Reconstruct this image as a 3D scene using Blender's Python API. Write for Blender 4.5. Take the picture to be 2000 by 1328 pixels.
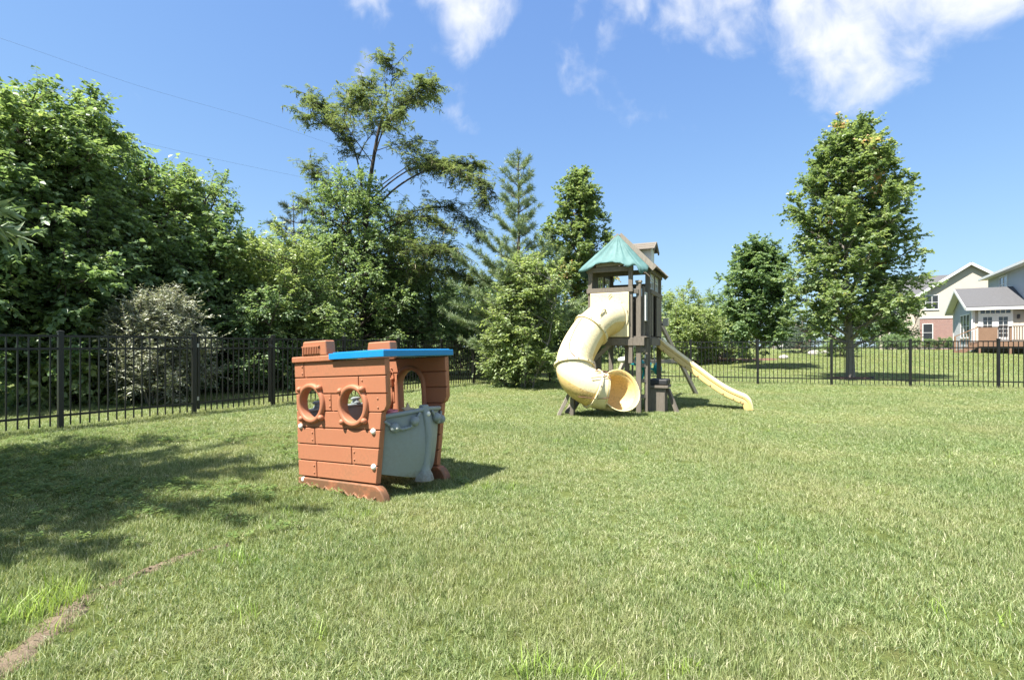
import bpy, bmesh, math, random
import numpy as np
from mathutils import Vector, Matrix
PI = math.pi
for o in list(bpy.data.objects): bpy.data.objects.remove(o)
scene = bpy.context.scene
C = scene.collection

# ------------------------------------------------------------------ camera
cam_d = bpy.data.cameras.new('camera'); cam = bpy.data.objects.new('camera', cam_d); C.objects.link(cam)
cam.location = (0, 0, 1.2); cam.rotation_euler = (PI/2, 0, 0)
cam_d.sensor_width = 36; cam_d.lens = 18.0; cam_d.shift_y = 0.0065
cam_d.clip_start = 0.05; cam_d.clip_end = 2000
scene.camera = cam

# ------------------------------------------------------------------ sun and sky
SUN_EL = math.radians(61); SUN_TO = Vector((-0.81, -0.58, 0)).normalized()
sun_dir = Vector((SUN_TO.x*math.cos(SUN_EL), SUN_TO.y*math.cos(SUN_EL), math.sin(SUN_EL)))
world = bpy.data.worlds.new('World'); scene.world = world; world.use_nodes = True
CLOUD_OFF = (5.2, 1.1, 0)
def build_world():
    nt = world.node_tree; nt.nodes.clear(); N = nt.nodes.new; L = nt.links.new
    out = N('ShaderNodeOutputWorld'); bg = N('ShaderNodeBackground'); L(bg.outputs[0], out.inputs[0])
    bg.inputs[1].default_value = 0.13
    sky = N('ShaderNodeTexSky'); sky.sky_type = 'NISHITA'; sky.sun_disc = False
    sky.sun_elevation = SUN_EL; sky.sun_rotation = math.atan2(SUN_TO.x, SUN_TO.y)
    sky.air_density = 1.0; sky.dust_density = 0.4; sky.ozone_density = 2.0
    # soft shoulder per channel: keeps the low sky blue instead of burning out
    def vm(op, x, y):
        n = N('ShaderNodeVectorMath'); n.operation = op
        for i, v in enumerate((x, y)):
            if isinstance(v, tuple): n.inputs[i].default_value = v
            else: L(v, n.inputs[i])
        return n.outputs[0]
    K = 0.24; A = (0.52, 0.66, 1.3); Bk = (0.9, 0.85, 1.75)
    num = vm('MULTIPLY', sky.outputs[0], A); den = vm('ADD', vm('MULTIPLY', sky.outputs[0], tuple(b*K for b in Bk)), (1.0, 1.0, 1.0))
    skyc = vm('DIVIDE', num, den)
    # wispy cloud bank on a flat layer overhead
    tc = N('ShaderNodeTexCoord'); sp = N('ShaderNodeSeparateXYZ'); L(tc.outputs['Generated'], sp.inputs[0])
    def m(op, a, b=None, c=None):
        n = N('ShaderNodeMath'); n.operation = op
        for i, v in enumerate((a, b, c)):
            if v is None: continue
            if isinstance(v, (int, float)): n.inputs[i].default_value = v
            else: L(v, n.inputs[i])
        return n.outputs[0]
    az = m('ARCTAN2', sp.outputs[0], sp.outputs[1])
    w = m('DIVIDE', sp.outputs[2], m('MAXIMUM', m('SQRT', m('SUBTRACT', 1.0, m('MULTIPLY', sp.outputs[2], sp.outputs[2]))), 0.05))   # tangent of the elevation
    w = m('MULTIPLY', w, m('ADD', 1.0, m('MULTIPLY', m('ABSOLUTE', az), 0.42)))       # the bank's lower rim dips towards the right
    cb = N('ShaderNodeCombineXYZ'); L(az, cb.inputs[0]); L(w, cb.inputs[1])
    mp = N('ShaderNodeMapping'); mp.inputs['Location'].default_value = CLOUD_OFF; mp.inputs['Scale'].default_value = (5.6, 3.9, 1)
    L(cb.outputs[0], mp.inputs[0])
    def noise(sc, det, rough, dist):
        n = N('ShaderNodeTexNoise'); n.inputs['Scale'].default_value = sc; n.inputs['Detail'].default_value = det
        n.inputs['Roughness'].default_value = rough; n.inputs['Distortion'].default_value = dist; L(mp.outputs[0], n.inputs['Vector']); return n.outputs[0]
    n1 = noise(1.0, 7, 0.5, 0.35); n2 = noise(4.0, 6, 0.6, 0.5)
    def smooth(v, a, b):
        n = N('ShaderNodeMapRange'); n.interpolation_type = 'SMOOTHSTEP'; L(v, n.inputs[0])
        n.inputs[1].default_value = a; n.inputs[2].default_value = b; n.inputs[3].default_value = 0; n.inputs[4].default_value = 1; return n.outputs[0]
    edge = m('MULTIPLY', smooth(w, 0.32, 0.74), smooth(az, -0.55, -0.05))
    v = m('ADD', m('MULTIPLY', n1, 1.25), m('MULTIPLY', n2, 0.26)); v = m('SUBTRACT', v, 0.24)
    v = m('ADD', v, m('MULTIPLY', m('SUBTRACT', edge, 0.5), 0.42))
    al = smooth(v, 0.55, 0.90); al = m('MULTIPLY', al, 0.92)
    mx = N('ShaderNodeMix'); mx.data_type = 'RGBA'; L(al, mx.inputs[0]); L(skyc, mx.inputs[6]); mx.inputs[7].default_value = (2.3, 2.33, 2.4, 1)
    L(mx.outputs[2], bg.inputs[0])
build_world()
sd = bpy.data.lights.new('sun', 'SUN'); sd.energy = 3.9; sd.angle = math.radians(0.53); sd.color = (1.0, 0.955, 0.88)
so = bpy.data.objects.new('sun', sd); C.objects.link(so); so.location = (0, 0, 40)
so.rotation_euler = (-sun_dir).to_track_quat('-Z', 'Y').to_euler()
vs = scene.view_settings; vs.view_transform = 'Standard'; vs.look = 'None'; vs.gamma = 1; vs.exposure = 1.9; vs.use_curve_mapping = False

# ------------------------------------------------------------------ helpers
def at(x, y, Y):            # point seen at photo pixel (x, y) at distance Y
    return Vector(((x-1000)/1000*Y, Y, 1.2-(y-677)/1000*Y))
def sm(t):
    t = np.clip(t, 0, 1); return t*t*(3-2*t)
def ground_z(X, Y):
    X = np.asarray(X, float); Y = np.asarray(Y, float)
    return 0.62*sm((Y-22)/14)*sm((X-8)/20) + 0.27*sm((Y-24)/16)*sm((X+2)/8)

def tag(o, label=None, cat=None, group=None, kind=None):
    if label: o['label'] = label
    if cat: o['category'] = cat
    if group: o['group'] = group
    if kind: o['kind'] = kind
    return o
def empty(name, loc=(0,0,0), rot=(0,0,0)):
    e = bpy.data.objects.new(name, None); C.objects.link(e); e.location = loc; e.rotation_euler = rot; e.empty_display_size = 0.1
    return e
def link_mesh(name, me, parent=None):
    o = bpy.data.objects.new(name, me); C.objects.link(o)
    if parent: o.parent = parent
    return o
class MB:
    def __init__(s): s.v = []; s.f = []
    def add(s, vs, fs):
        b = len(s.v); s.v += [tuple(p) for p in vs]; s.f += [tuple(i+b for i in f) for f in fs]; return s
    def box(s, x0, x1, y0, y1, z0, z1, M=None):
        vs = [Vector((x, y, z)) for z in (z0, z1) for y in (y0, y1) for x in (x0, x1)]
        if M: vs = [M @ p for p in vs]
        return s.add(vs, [(0,2,3,1),(4,5,7,6),(0,1,5,4),(2,6,7,3),(0,4,6,2),(1,3,7,5)])
    def bar(s, a, b, w, h=None, up=(0,0,1)):     # a square-section timber from a to b
        a = Vector(a); b = Vector(b); h = h or w; d = (b-a).normalized(); up = Vector(up)
        if abs(d.dot(up)) > 0.99: up = Vector((1, 0, 0))
        r = d.cross(up).normalized(); u = r.cross(d)
        vs = [p + r*sx*w/2 + u*sy*h/2 for p in (a, b) for sy in (-1, 1) for sx in (-1, 1)]
        return s.add(vs, [(0,1,3,2),(4,6,7,5),(0,4,5,1),(2,3,7,6),(0,2,6,4),(1,5,7,3)])
    def prism(s, poly, y0, y1, M=None):          # polygon in x,z pushed along y
        n = len(poly); vs = [Vector((x, y0, z)) for x, z in poly] + [Vector((x, y1, z)) for x, z in poly]
        if M: vs = [M @ p for p in vs]
        return s.add(vs, [tuple(range(n)), tuple(range(2*n-1, n-1, -1))] + [(i, i+n, (i+1) % n+n, (i+1) % n) for i in range(n)])
    def slab(s, poly, z0, z1):                   # polygon in x,y pushed along z
        n = len(poly); vs = [(x, y, z0) for x, y in poly] + [(x, y, z1) for x, y in poly]
        return s.add(vs, [tuple(range(n-1, -1, -1)), tuple(range(n, 2*n))] + [(i, (i+1) % n, (i+1) % n+n, i+n) for i in range(n)])
    def tube(s, pts, rad, n=8, cap=True):
        pts = [Vector(p) for p in pts]; k = len(pts); rad = rad if isinstance(rad, (list, tuple)) else [rad]*k
        b = len(s.v); ref = None
        for i, p in enumerate(pts):
            d = (pts[min(i+1, k-1)]-pts[max(i-1, 0)]).normalized()
            if ref is None: ref = Vector((0,0,1)) if abs(d.z) < 0.9 else Vector((1,0,0))
            r = d.cross(ref)
            if r.length < 1e-4: r = d.orthogonal()
            r.normalize(); u = r.cross(d); ref = u
            for j in range(n):
                a = 2*PI*j/n; s.v.append(tuple(p + (r*math.cos(a)+u*math.sin(a))*rad[i]))
        for i in range(k-1):
            for j in range(n):
                s.f.append((b+i*n+j, b+i*n+(j+1) % n, b+(i+1)*n+(j+1) % n, b+(i+1)*n+j))
        if cap: s.f.append(tuple(b+j for j in range(n-1, -1, -1))); s.f.append(tuple(b+(k-1)*n+j for j in range(n)))
        return s
    def lathe(s, prof, n=24, M=None):            # (r, z) profile round the z axis
        b = len(s.v); k = len(prof)
        for r, z in prof:
            for j in range(n):
                p = Vector((r*math.cos(2*PI*j/n), r*math.sin(2*PI*j/n), z)); s.v.append(tuple(M @ p if M else p))
        for i in range(k-1):
            for j in range(n): s.f.append((b+i*n+j, b+i*n+(j+1) % n, b+(i+1)*n+(j+1) % n, b+(i+1)*n+j))
        return s
    def ball(s, c, r, sc=(1,1,1), n=10, M=None):
        b = len(s.v); c = Vector(c)
        for i in range(n//2+1):
            th = PI*i/(n//2)
            for j in range(n):
                p = Vector((r*sc[0]*math.sin(th)*math.cos(2*PI*j/n), r*sc[1]*math.sin(th)*math.sin(2*PI*j/n), r*sc[2]*math.cos(th)))
                s.v.append(tuple(c + (M @ p if M else p)))
        for i in range(n//2):
            for j in range(n): s.f.append((b+i*n+j, b+(i+1)*n+j, b+(i+1)*n+(j+1) % n, b+i*n+(j+1) % n))
        return s
    def mesh(s, name, mat, smooth=False):
        me = bpy.data.meshes.new(name); me.from_pydata(s.v, [], s.f); me.materials.append(mat)
        bm = bmesh.new(); bm.from_mesh(me); bmesh.ops.recalc_face_normals(bm, faces=bm.faces); bm.to_mesh(me); bm.free()
        if smooth: me.polygons.foreach_set('use_smooth', [True]*len(me.polygons))
        me.update(); return me
    def build(s, name, mat, parent=None, smooth=False, bevel=0, seg=2, angle=30):
        o = link_mesh(name, s.mesh(name, mat, smooth or bevel > 0), parent)
        if bevel:
            m = o.modifiers.new('bevel', 'BEVEL'); m.width = bevel; m.segments = seg; m.limit_method = 'ANGLE'; m.angle_limit = math.radians(angle); m.harden_normals = True
        return o
def cut(o, cutters):
    for c in cutters:
        m = o.modifiers.new('cut', 'BOOLEAN'); m.operation = 'DIFFERENCE'; m.solver = 'EXACT'; m.object = c
    dg = bpy.context.evaluated_depsgraph_get(); dg.update()
    me = bpy.data.meshes.new_from_object(o.evaluated_get(dg)); o.modifiers.clear(); old = o.data; o.data = me; bpy.data.meshes.remove(old)
def add_bevel(o, w, seg=2, angle=30):
    m = o.modifiers.new('bevel', 'BEVEL'); m.width = w; m.segments = seg; m.limit_method = 'ANGLE'; m.angle_limit = math.radians(angle); m.harden_normals = True
    o.data.polygons.foreach_set('use_smooth', [True]*len(o.data.polygons))

def catmull(P, n):
    P = [Vector(p) for p in P]; out = []
    Q = [P[0]*2-P[1]]+P+[P[-1]*2-P[-2]]
    for i in range(len(P)-1):
        a, b, c, d = Q[i:i+4]
        for k in range(n):
            t = k/n; out.append(0.5*((2*b)+(c-a)*t+(2*a-5*b+4*c-d)*t*t+(3*b-a-3*c+d)*t**3))
    out.append(P[-1]); return out

# ------------------------------------------------------------------ materials
def new_mat(name):
    m = bpy.data.materials.new(name); m.use_nodes = True; nt = m.node_tree
    return m, nt, nt.nodes['Principled BSDF']
def ramp(nt, fac, stops):
    r = nt.nodes.new('ShaderNodeValToRGB'); nt.links.new(fac, r.inputs[0]); e = r.color_ramp.elements
    while len(e) < len(stops): e.new(0.5)
    for el, (p, c) in zip(e, stops): el.position = p; el.color = (*c, 1)
    return r.outputs[0]
def nnoise(nt, scale, detail=4, rough=0.55, coord='Object', stretch=None, dist=0):
    n = nt.nodes.new('ShaderNodeTexNoise'); n.inputs['Scale'].default_value = scale; n.inputs['Detail'].default_value = detail
    n.inputs['Roughness'].default_value = rough; n.inputs['Distortion'].default_value = dist
    if coord == 'World':
        src = nt.nodes.new('ShaderNodeNewGeometry').outputs['Position']
    else:
        src = nt.nodes.new('ShaderNodeTexCoord').outputs[coord]
    if stretch:
        mp = nt.nodes.new('ShaderNodeMapping'); mp.inputs['Scale'].default_value = stretch; nt.links.new(src, mp.inputs[0]); src = mp.outputs[0]
    nt.links.new(src, n.inputs['Vector']); return n.outputs[0]
def mixc(nt, fac, a, b, mode='MIX'):
    m = nt.nodes.new('ShaderNodeMix'); m.data_type = 'RGBA'; m.blend_type = mode
    if isinstance(fac, float): m.inputs[0].default_value = fac
    else: nt.links.new(fac, m.inputs[0])
    for i, v in ((6, a), (7, b)):
        if isinstance(v, tuple): m.inputs[i].default_value = (*v, 1)
        else: nt.links.new(v, m.inputs[i])
    return m.outputs[2]
def bump(nt, bs, h, strength, dist=0.01):
    b = nt.nodes.new('ShaderNodeBump'); b.inputs['Strength'].default_value = strength; b.inputs['Distance'].default_value = dist
    nt.links.new(h, b.inputs['Height']); nt.links.new(b.outputs[0], bs.inputs['Normal'])
def var_mat(name, c, var=0.15, scale=6, rough=0.6, bump_s=0.0, spec=0.5, stretch=None, coord='Object', metal=0):
    m, nt, bs = new_mat(name); n = nnoise(nt, scale, 6, 0.6, coord, stretch)
    lo = tuple(x*(1-var) for x in c); hi = tuple(min(1, x*(1+var)) for x in c)
    nt.links.new(ramp(nt, n, [(0.25, lo), (0.75, hi)]), bs.inputs['Base Color'])
    bs.inputs['Roughness'].default_value = rough; bs.inputs['Specular IOR Level'].default_value = spec; bs.inputs['Metallic'].default_value = metal
    if bump_s: bump(nt, bs, n, bump_s)
    return m
M = {}
def plastic(name, c, dirt=0.25, rough=0.5, dirtc=(0.16, 0.11, 0.06), low=None):
    m, nt, bs = new_mat(name)
    n1 = nnoise(nt, 2.6, 8, 0.65); n2 = nnoise(nt, 38, 5, 0.7)
    base = mixc(nt, n1, tuple(x*0.82 for x in c), tuple(min(1, x*1.2) for x in c))
    d = nt.nodes.new('ShaderNodeMath'); d.operation = 'MULTIPLY'; nt.links.new(n1, d.inputs[0]); nt.links.new(n2, d.inputs[1])
    f = nt.nodes.new('ShaderNodeMapRange'); nt.links.new(d.outputs[0], f.inputs[0]); f.inputs[1].default_value = 0.25; f.inputs[2].default_value = 0.38; f.inputs[4].default_value = dirt
    col = mixc(nt, f.outputs[0], base, dirtc)
    if low:                                      # soil splashed up from the lawn
        g = nt.nodes.new('ShaderNodeNewGeometry'); s = nt.nodes.new('ShaderNodeSeparateXYZ'); nt.links.new(g.outputs['Position'], s.inputs[0])
        a = nt.nodes.new('ShaderNodeMath'); a.operation = 'MULTIPLY_ADD'; nt.links.new(n2, a.inputs[0]); a.inputs[1].default_value = -0.16; nt.links.new(s.outputs[2], a.inputs[2])
        r = nt.nodes.new('ShaderNodeMapRange'); nt.links.new(a.outputs[0], r.inputs[0]); r.inputs[1].default_value = low+0.06; r.inputs[2].default_value = low-0.05; r.inputs[4].default_value = 0.75
        pt = nt.nodes.new('ShaderNodeMapRange'); nt.links.new(nnoise(nt, 5.5, 5, 0.7), pt.inputs[0]); pt.inputs[1].default_value = 0.34; pt.inputs[2].default_value = 0.52
        pm = nt.nodes.new('ShaderNodeMath'); pm.operation = 'MULTIPLY'; nt.links.new(r.outputs[0], pm.inputs[0]); nt.links.new(pt.outputs[0], pm.inputs[1])
        col = mixc(nt, pm.outputs[0], col, (0.10, 0.066, 0.036))
    nt.links.new(col, bs.inputs['Base Color']); bs.inputs['Roughness'].default_value = rough; bs.inputs['Specular IOR Level'].default_value = 0.35
    bump(nt, bs, nnoise(nt, 260, 2, 0.5), 0.12, 0.002)
    return m
M['terracotta'] = plastic('terracotta plastic', (0.375, 0.15, 0.08), 0.3, 0.55)
M['terracotta_low'] = plastic('terracotta plastic soiled', (0.353, 0.134, 0.067), 0.3, 0.6, low=0.1)
M['blue'] = plastic('blue plastic', (0.010, 0.212, 0.476), 0.05, 0.35)
M['grey'] = plastic('blue grey plastic', (0.225, 0.257, 0.257), 0.18, 0.5, low=0.05)
M['screw'] = plastic('white plastic', (0.75, 0.73, 0.66), 0.2, 0.45)
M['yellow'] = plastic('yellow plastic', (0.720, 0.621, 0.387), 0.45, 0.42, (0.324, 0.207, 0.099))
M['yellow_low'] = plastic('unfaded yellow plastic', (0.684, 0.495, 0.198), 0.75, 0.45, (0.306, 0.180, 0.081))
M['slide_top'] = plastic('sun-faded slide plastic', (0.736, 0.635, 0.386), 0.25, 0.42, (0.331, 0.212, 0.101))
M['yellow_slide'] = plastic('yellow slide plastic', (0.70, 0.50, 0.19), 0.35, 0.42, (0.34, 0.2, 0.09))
M['yellow_in'] = plastic('faded amber plastic with bounce tint', (0.74, 0.53, 0.22), 0.6, 0.45, (0.3, 0.17, 0.08))  # amber puts the yellow bounce light inside the tube mouth into the colour
M['teal'] = plastic('teal plastic', (0.01, 0.32, 0.36), 0.1, 0.4)
M['pink'] = plastic('pink plastic', (0.75, 0.25, 0.27), 0.1, 0.5)
M['beige'] = plastic('beige plastic', (0.52, 0.42, 0.26), 0.1, 0.5)
M['black'] = var_mat('black rubber', (0.022, 0.022, 0.024), 0.3, 8, 0.6)
M['fence'] = var_mat('black powder coat', (0.010, 0.010, 0.010), 0.3, 20, 0.42, 0.02, 0.45)
M['steel'] = var_mat('galvanised steel', (0.35, 0.35, 0.35), 0.2, 30, 0.4, metal=0.7)
def wood(name, c, dark, sc=1.0):
    m, nt, bs = new_mat(name)
    g = nnoise(nt, 14*sc, 8, 0.7, 'Object', (6, 6, 0.55), 0.6); b = nnoise(nt, 3*sc, 5, 0.6)
    col = ramp(nt, g, [(0.28, dark), (0.5, c), (0.8, tuple(min(1, x*1.35) for x in c))])
    nt.links.new(mixc(nt, b, col, tuple(x*0.75 for x in c), 'MIX'), bs.inputs['Base Color'])
    bs.inputs['Roughness'].default_value = 0.85; bs.inputs['Specular IOR Level'].default_value = 0.25
    bump(nt, bs, g, 0.5, 0.004); return m
M['wood'] = wood('weathered grey timber', (0.19, 0.165, 0.135), (0.07, 0.056, 0.044))
M['wood_pale'] = wood('bleached timber', (0.30, 0.265, 0.22), (0.14, 0.115, 0.09))
M['deck'] = wood('brown deck timber', (0.25, 0.15, 0.10), (0.14, 0.085, 0.06))
M['deck_dark'] = wood('dark deck rail timber', (0.06, 0.04, 0.032), (0.03, 0.02, 0.016))
M['white'] = var_mat('white trim paint', (0.636, 0.636, 0.619), 0.05, 4, 0.5)
M['wire'] = var_mat('cable sheath', (0.03, 0.03, 0.035), 0.2, 4, 0.6)
def canvas():
    m, nt, bs = new_mat('faded green tarpaulin'); n = nnoise(nt, 5, 7, 0.65); f = nnoise(nt, 60, 3, 0.6)
    col = ramp(nt, n, [(0.25, (0.065, 0.165, 0.16)), (0.55, (0.115, 0.235, 0.228)), (0.85, (0.20, 0.33, 0.32))])
    nt.links.new(col, bs.inputs['Base Color']); bs.inputs['Roughness'].default_value = 0.7
    tr = nt.nodes.new('ShaderNodeBsdfTranslucent'); nt.links.new(col, tr.inputs[0]); mx = nt.nodes.new('ShaderNodeMixShader'); mx.inputs[0].default_value = 0.18
    out = nt.nodes['Material Output']; nt.links.new(bs.outputs[0], mx.inputs[1]); nt.links.new(tr.outputs[0], mx.inputs[2]); nt.links.new(mx.outputs[0], out.inputs[0])
    bump(nt, bs, f, 0.25, 0.004); return m
M['tarp'] = canvas()
def lap(name, c, pitch, var=0.04):                # clapboard or brick courses too fine to build at this distance
    m, nt, bs = new_mat(name); tc = nt.nodes.new('ShaderNodeTexCoord'); s = nt.nodes.new('ShaderNodeSeparateXYZ'); nt.links.new(tc.outputs['Object'], s.inputs[0])
    d = nt.nodes.new('ShaderNodeMath'); d.operation = 'DIVIDE'; nt.links.new(s.outputs[2], d.inputs[0]); d.inputs[1].default_value = pitch
    fr = nt.nodes.new('ShaderNodeMath'); fr.operation = 'FRACT'; nt.links.new(d.outputs[0], fr.inputs[0])
    n = nnoise(nt, 3, 4, 0.6)
    nt.links.new(mixc(nt, n, tuple(x*(1-var) for x in c), tuple(x*(1+var) for x in c)), bs.inputs['Base Color']); bs.inputs['Roughness'].default_value = 0.6
    iv = nt.nodes.new('ShaderNodeMath'); iv.operation = 'SUBTRACT'; iv.inputs[0].default_value = 1; nt.links.new(fr.outputs[0], iv.inputs[1])
    bump(nt, bs, iv.outputs[0], 1.0, 0.02); return m
M['siding'] = lap('beige clapboard', (0.42, 0.37, 0.305), 0.115)
M['siding_shade'] = lap('clapboard with grey shade', (0.344, 0.353, 0.353), 0.115)  # wall shade mixed into the colour: a greyer copy of the beige siding
def brickm():
    m, nt, bs = new_mat('red brick'); tc = nt.nodes.new('ShaderNodeTexCoord'); mp = nt.nodes.new('ShaderNodeMapping'); nt.links.new(tc.outputs['Object'], mp.inputs[0]); mp.inputs['Rotation'].default_value = (PI/2, 0, 0)
    b = nt.nodes.new('ShaderNodeTexBrick'); nt.links.new(mp.outputs[0], b.inputs[0]); b.inputs['Scale'].default_value = 1; b.inputs['Brick Width'].default_value = 0.22; b.inputs['Row Height'].default_value = 0.075; b.inputs['Mortar Size'].default_value = 0.008
    b.inputs['Color1'].default_value = (0.26, 0.115, 0.09, 1); b.inputs['Color2'].default_value = (0.19, 0.08, 0.068, 1); b.inputs['Mortar'].default_value = (0.42, 0.37, 0.33, 1)
    nt.links.new(b.outputs[0], bs.inputs['Base Color']); bs.inputs['Roughness'].default_value = 0.85; return m
M['brick'] = brickm()
def shingles():
    m, nt, bs = new_mat('grey asphalt shingle'); n = nnoise(nt, 9, 6, 0.7, 'Object', (1, 1, 4)); f = nnoise(nt, 1.2, 3)
    nt.links.new(mixc(nt, f, ramp(nt, n, [(0.3, (0.06, 0.06, 0.065)), (0.7, (0.125, 0.125, 0.13))]), (0.09, 0.088, 0.09)), bs.inputs['Base Color']); bs.inputs['Roughness'].default_value = 0.95
    bump(nt, bs, n, 0.6, 0.02); return m
M['shingle'] = shingles()
def glassm():
    m, nt, bs = new_mat('window glass'); bs.inputs['Base Color'].default_value = (0.03, 0.035, 0.04, 1); bs.inputs['Roughness'].default_value = 0.05; bs.inputs['Specular IOR Level'].default_value = 0.8; return m
M['glass'] = glassm()
M['mulch'] = var_mat('red brown mulch', (0.13, 0.062, 0.045), 0.4, 12, 0.95, 0.5)
M['concrete'] = var_mat('pale concrete', (0.42, 0.39, 0.35), 0.1, 6, 0.9)
M['dark_void'] = var_mat('dark soil', (0.035, 0.03, 0.025), 0.2, 6, 0.95)
M['bark'] = var_mat('grey brown bark', (0.115, 0.095, 0.075), 0.45, 18, 0.95, 0.8, 0.2, (1, 1, 0.25))
M['bark_dark'] = var_mat('dark bark', (0.055, 0.045, 0.038), 0.45, 18, 0.95, 0.8, 0.2, (1, 1, 0.25))
M['bark_pale'] = var_mat('smooth pale bark', (0.20, 0.18, 0.155), 0.3, 14, 0.9, 0.4, 0.2, (1, 1, 0.25))
def leafm(name, stops, trans=0.42, tcol=1.8, rough=0.42, spec=0.5):
    m, nt, bs = new_mat(name); a = nt.nodes.new('ShaderNodeAttribute'); a.attribute_name = 'tint'
    col = ramp(nt, a.outputs['Fac'], stops); nt.links.new(col, bs.inputs['Base Color']); bs.inputs['Roughness'].default_value = rough; bs.inputs['Specular IOR Level'].default_value = spec
    tr = nt.nodes.new('ShaderNodeBsdfTranslucent'); c2 = mixc(nt, 1.0, col, (tcol*0.86, tcol*0.86, tcol*0.5), 'MULTIPLY'); nt.links.new(c2, tr.inputs[0])
    mx = nt.nodes.new('ShaderNodeMixShader'); mx.inputs[0].default_value = trans; out = nt.nodes['Material Output']
    nt.links.new(bs.outputs[0], mx.inputs[1]); nt.links.new(tr.outputs[0], mx.inputs[2]); nt.links.new(mx.outputs[0], out.inputs[0]); return m
M['lf_mid'] = leafm('mid green leaves', [(0, (0.092, 0.139, 0.063)), (0.5, (0.181, 0.264, 0.111)), (0.9, (0.275, 0.361, 0.161)), (1, (0.411, 0.462, 0.224))])
M['lf_dark'] = leafm('dark green leaves', [(0, (0.086, 0.140, 0.071)), (0.5, (0.155, 0.237, 0.116)), (1, (0.283, 0.372, 0.179))])
M['lf_light'] = leafm('light green leaves', [(0, (0.130, 0.180, 0.076)), (0.5, (0.242, 0.315, 0.133)), (1, (0.392, 0.446, 0.203))])
M['lf_maple'] = leafm('maple leaves', [(0, (0.098, 0.147, 0.066)), (0.5, (0.187, 0.257, 0.113)), (0.88, (0.294, 0.354, 0.158)), (0.95, (0.486, 0.439, 0.214)), (1, (0.674, 0.406, 0.266))])
M['lf_silver'] = leafm('silvery olive leaves', [(0, (0.146, 0.170, 0.121)), (0.5, (0.304, 0.328, 0.243)), (1, (0.559, 0.559, 0.437))], 0.2, 1.2)
M['lf_locust'] = leafm('locust leaves', [(0, (0.070, 0.099, 0.049)), (0.5, (0.129, 0.170, 0.081)), (1, (0.221, 0.254, 0.129))])
M['lf_pod'] = leafm('dry seed pods', [(0, (0.106, 0.091, 0.053)), (0.5, (0.197, 0.174, 0.091)), (1, (0.302, 0.258, 0.151))], 0.1, 1.0)
M['lf_pine'] = leafm('pine needles', [(0, (0.131, 0.193, 0.113)), (0.5, (0.262, 0.344, 0.192)), (1, (0.464, 0.539, 0.306))], 0.25, 1.3)
M['lf_spruce'] = leafm('blue green needles', [(0, (0.064, 0.095, 0.072)), (0.5, (0.110, 0.152, 0.117)), (1, (0.172, 0.212, 0.163))], 0.15, 1.2)
# ------------------------------------------------------------------ the ground
def ground():
    xs = np.unique(np.concatenate([np.linspace(-900, -40, 12), np.arange(-40, 70.1, 1.25), np.linspace(70, 900, 12)]))
    ys = np.unique(np.concatenate([np.linspace(-300, -10, 8), np.arange(-10, 80.1, 1.25), np.linspace(80, 1500, 14)]))
    X, Y = np.meshgrid(xs, ys); Z = ground_z(X, Y) - 0.004
    v = np.stack([X.ravel(), Y.ravel(), Z.ravel()], 1); nx = len(xs); ny = len(ys)
    i = np.arange(nx-1)[None, :] + nx*np.arange(ny-1)[:, None]; i = i.ravel()
    f = np.stack([i, i+1, i+nx+1, i+nx], 1)
    m, nt, bs = new_mat('lawn soil and thatch')
    a = nnoise(nt, 0.35, 5, 0.6, 'World'); b = nnoise(nt, 26, 6, 0.7, 'World'); c = nnoise(nt, 2.2, 4, 0.6, 'World')
    g = ramp(nt, b, [(0.25, (0.045, 0.058, 0.016)), (0.5, (0.10, 0.125, 0.034)), (0.78, (0.19, 0.20, 0.072))])
    g = mixc(nt, a, g, (0.115, 0.14, 0.042)); cm = nt.nodes.new('ShaderNodeMapRange'); nt.links.new(c, cm.inputs[0]); cm.inputs[1].default_value = 0.55; cm.inputs[2].default_value = 0.8; cm.inputs[4].default_value = 0.5
    g = mixc(nt, cm.outputs[0], g, (0.17, 0.135, 0.07))
    nt.links.new(g, bs.inputs['Base Color']); bs.inputs['Roughness'].default_value = 1; bs.inputs['Specular IOR Level'].default_value = 0.1
    bump(nt, bs, b, 0.8, 0.05)
    me = bpy.data.meshes.new('ground'); me.from_pydata(v.tolist(), [], f.tolist()); me.materials.append(m)
    me.polygons.foreach_set('use_smooth', [True]*len(me.polygons))
    o = link_mesh('ground', me); o['kind'] = 'structure'
ground()

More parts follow.
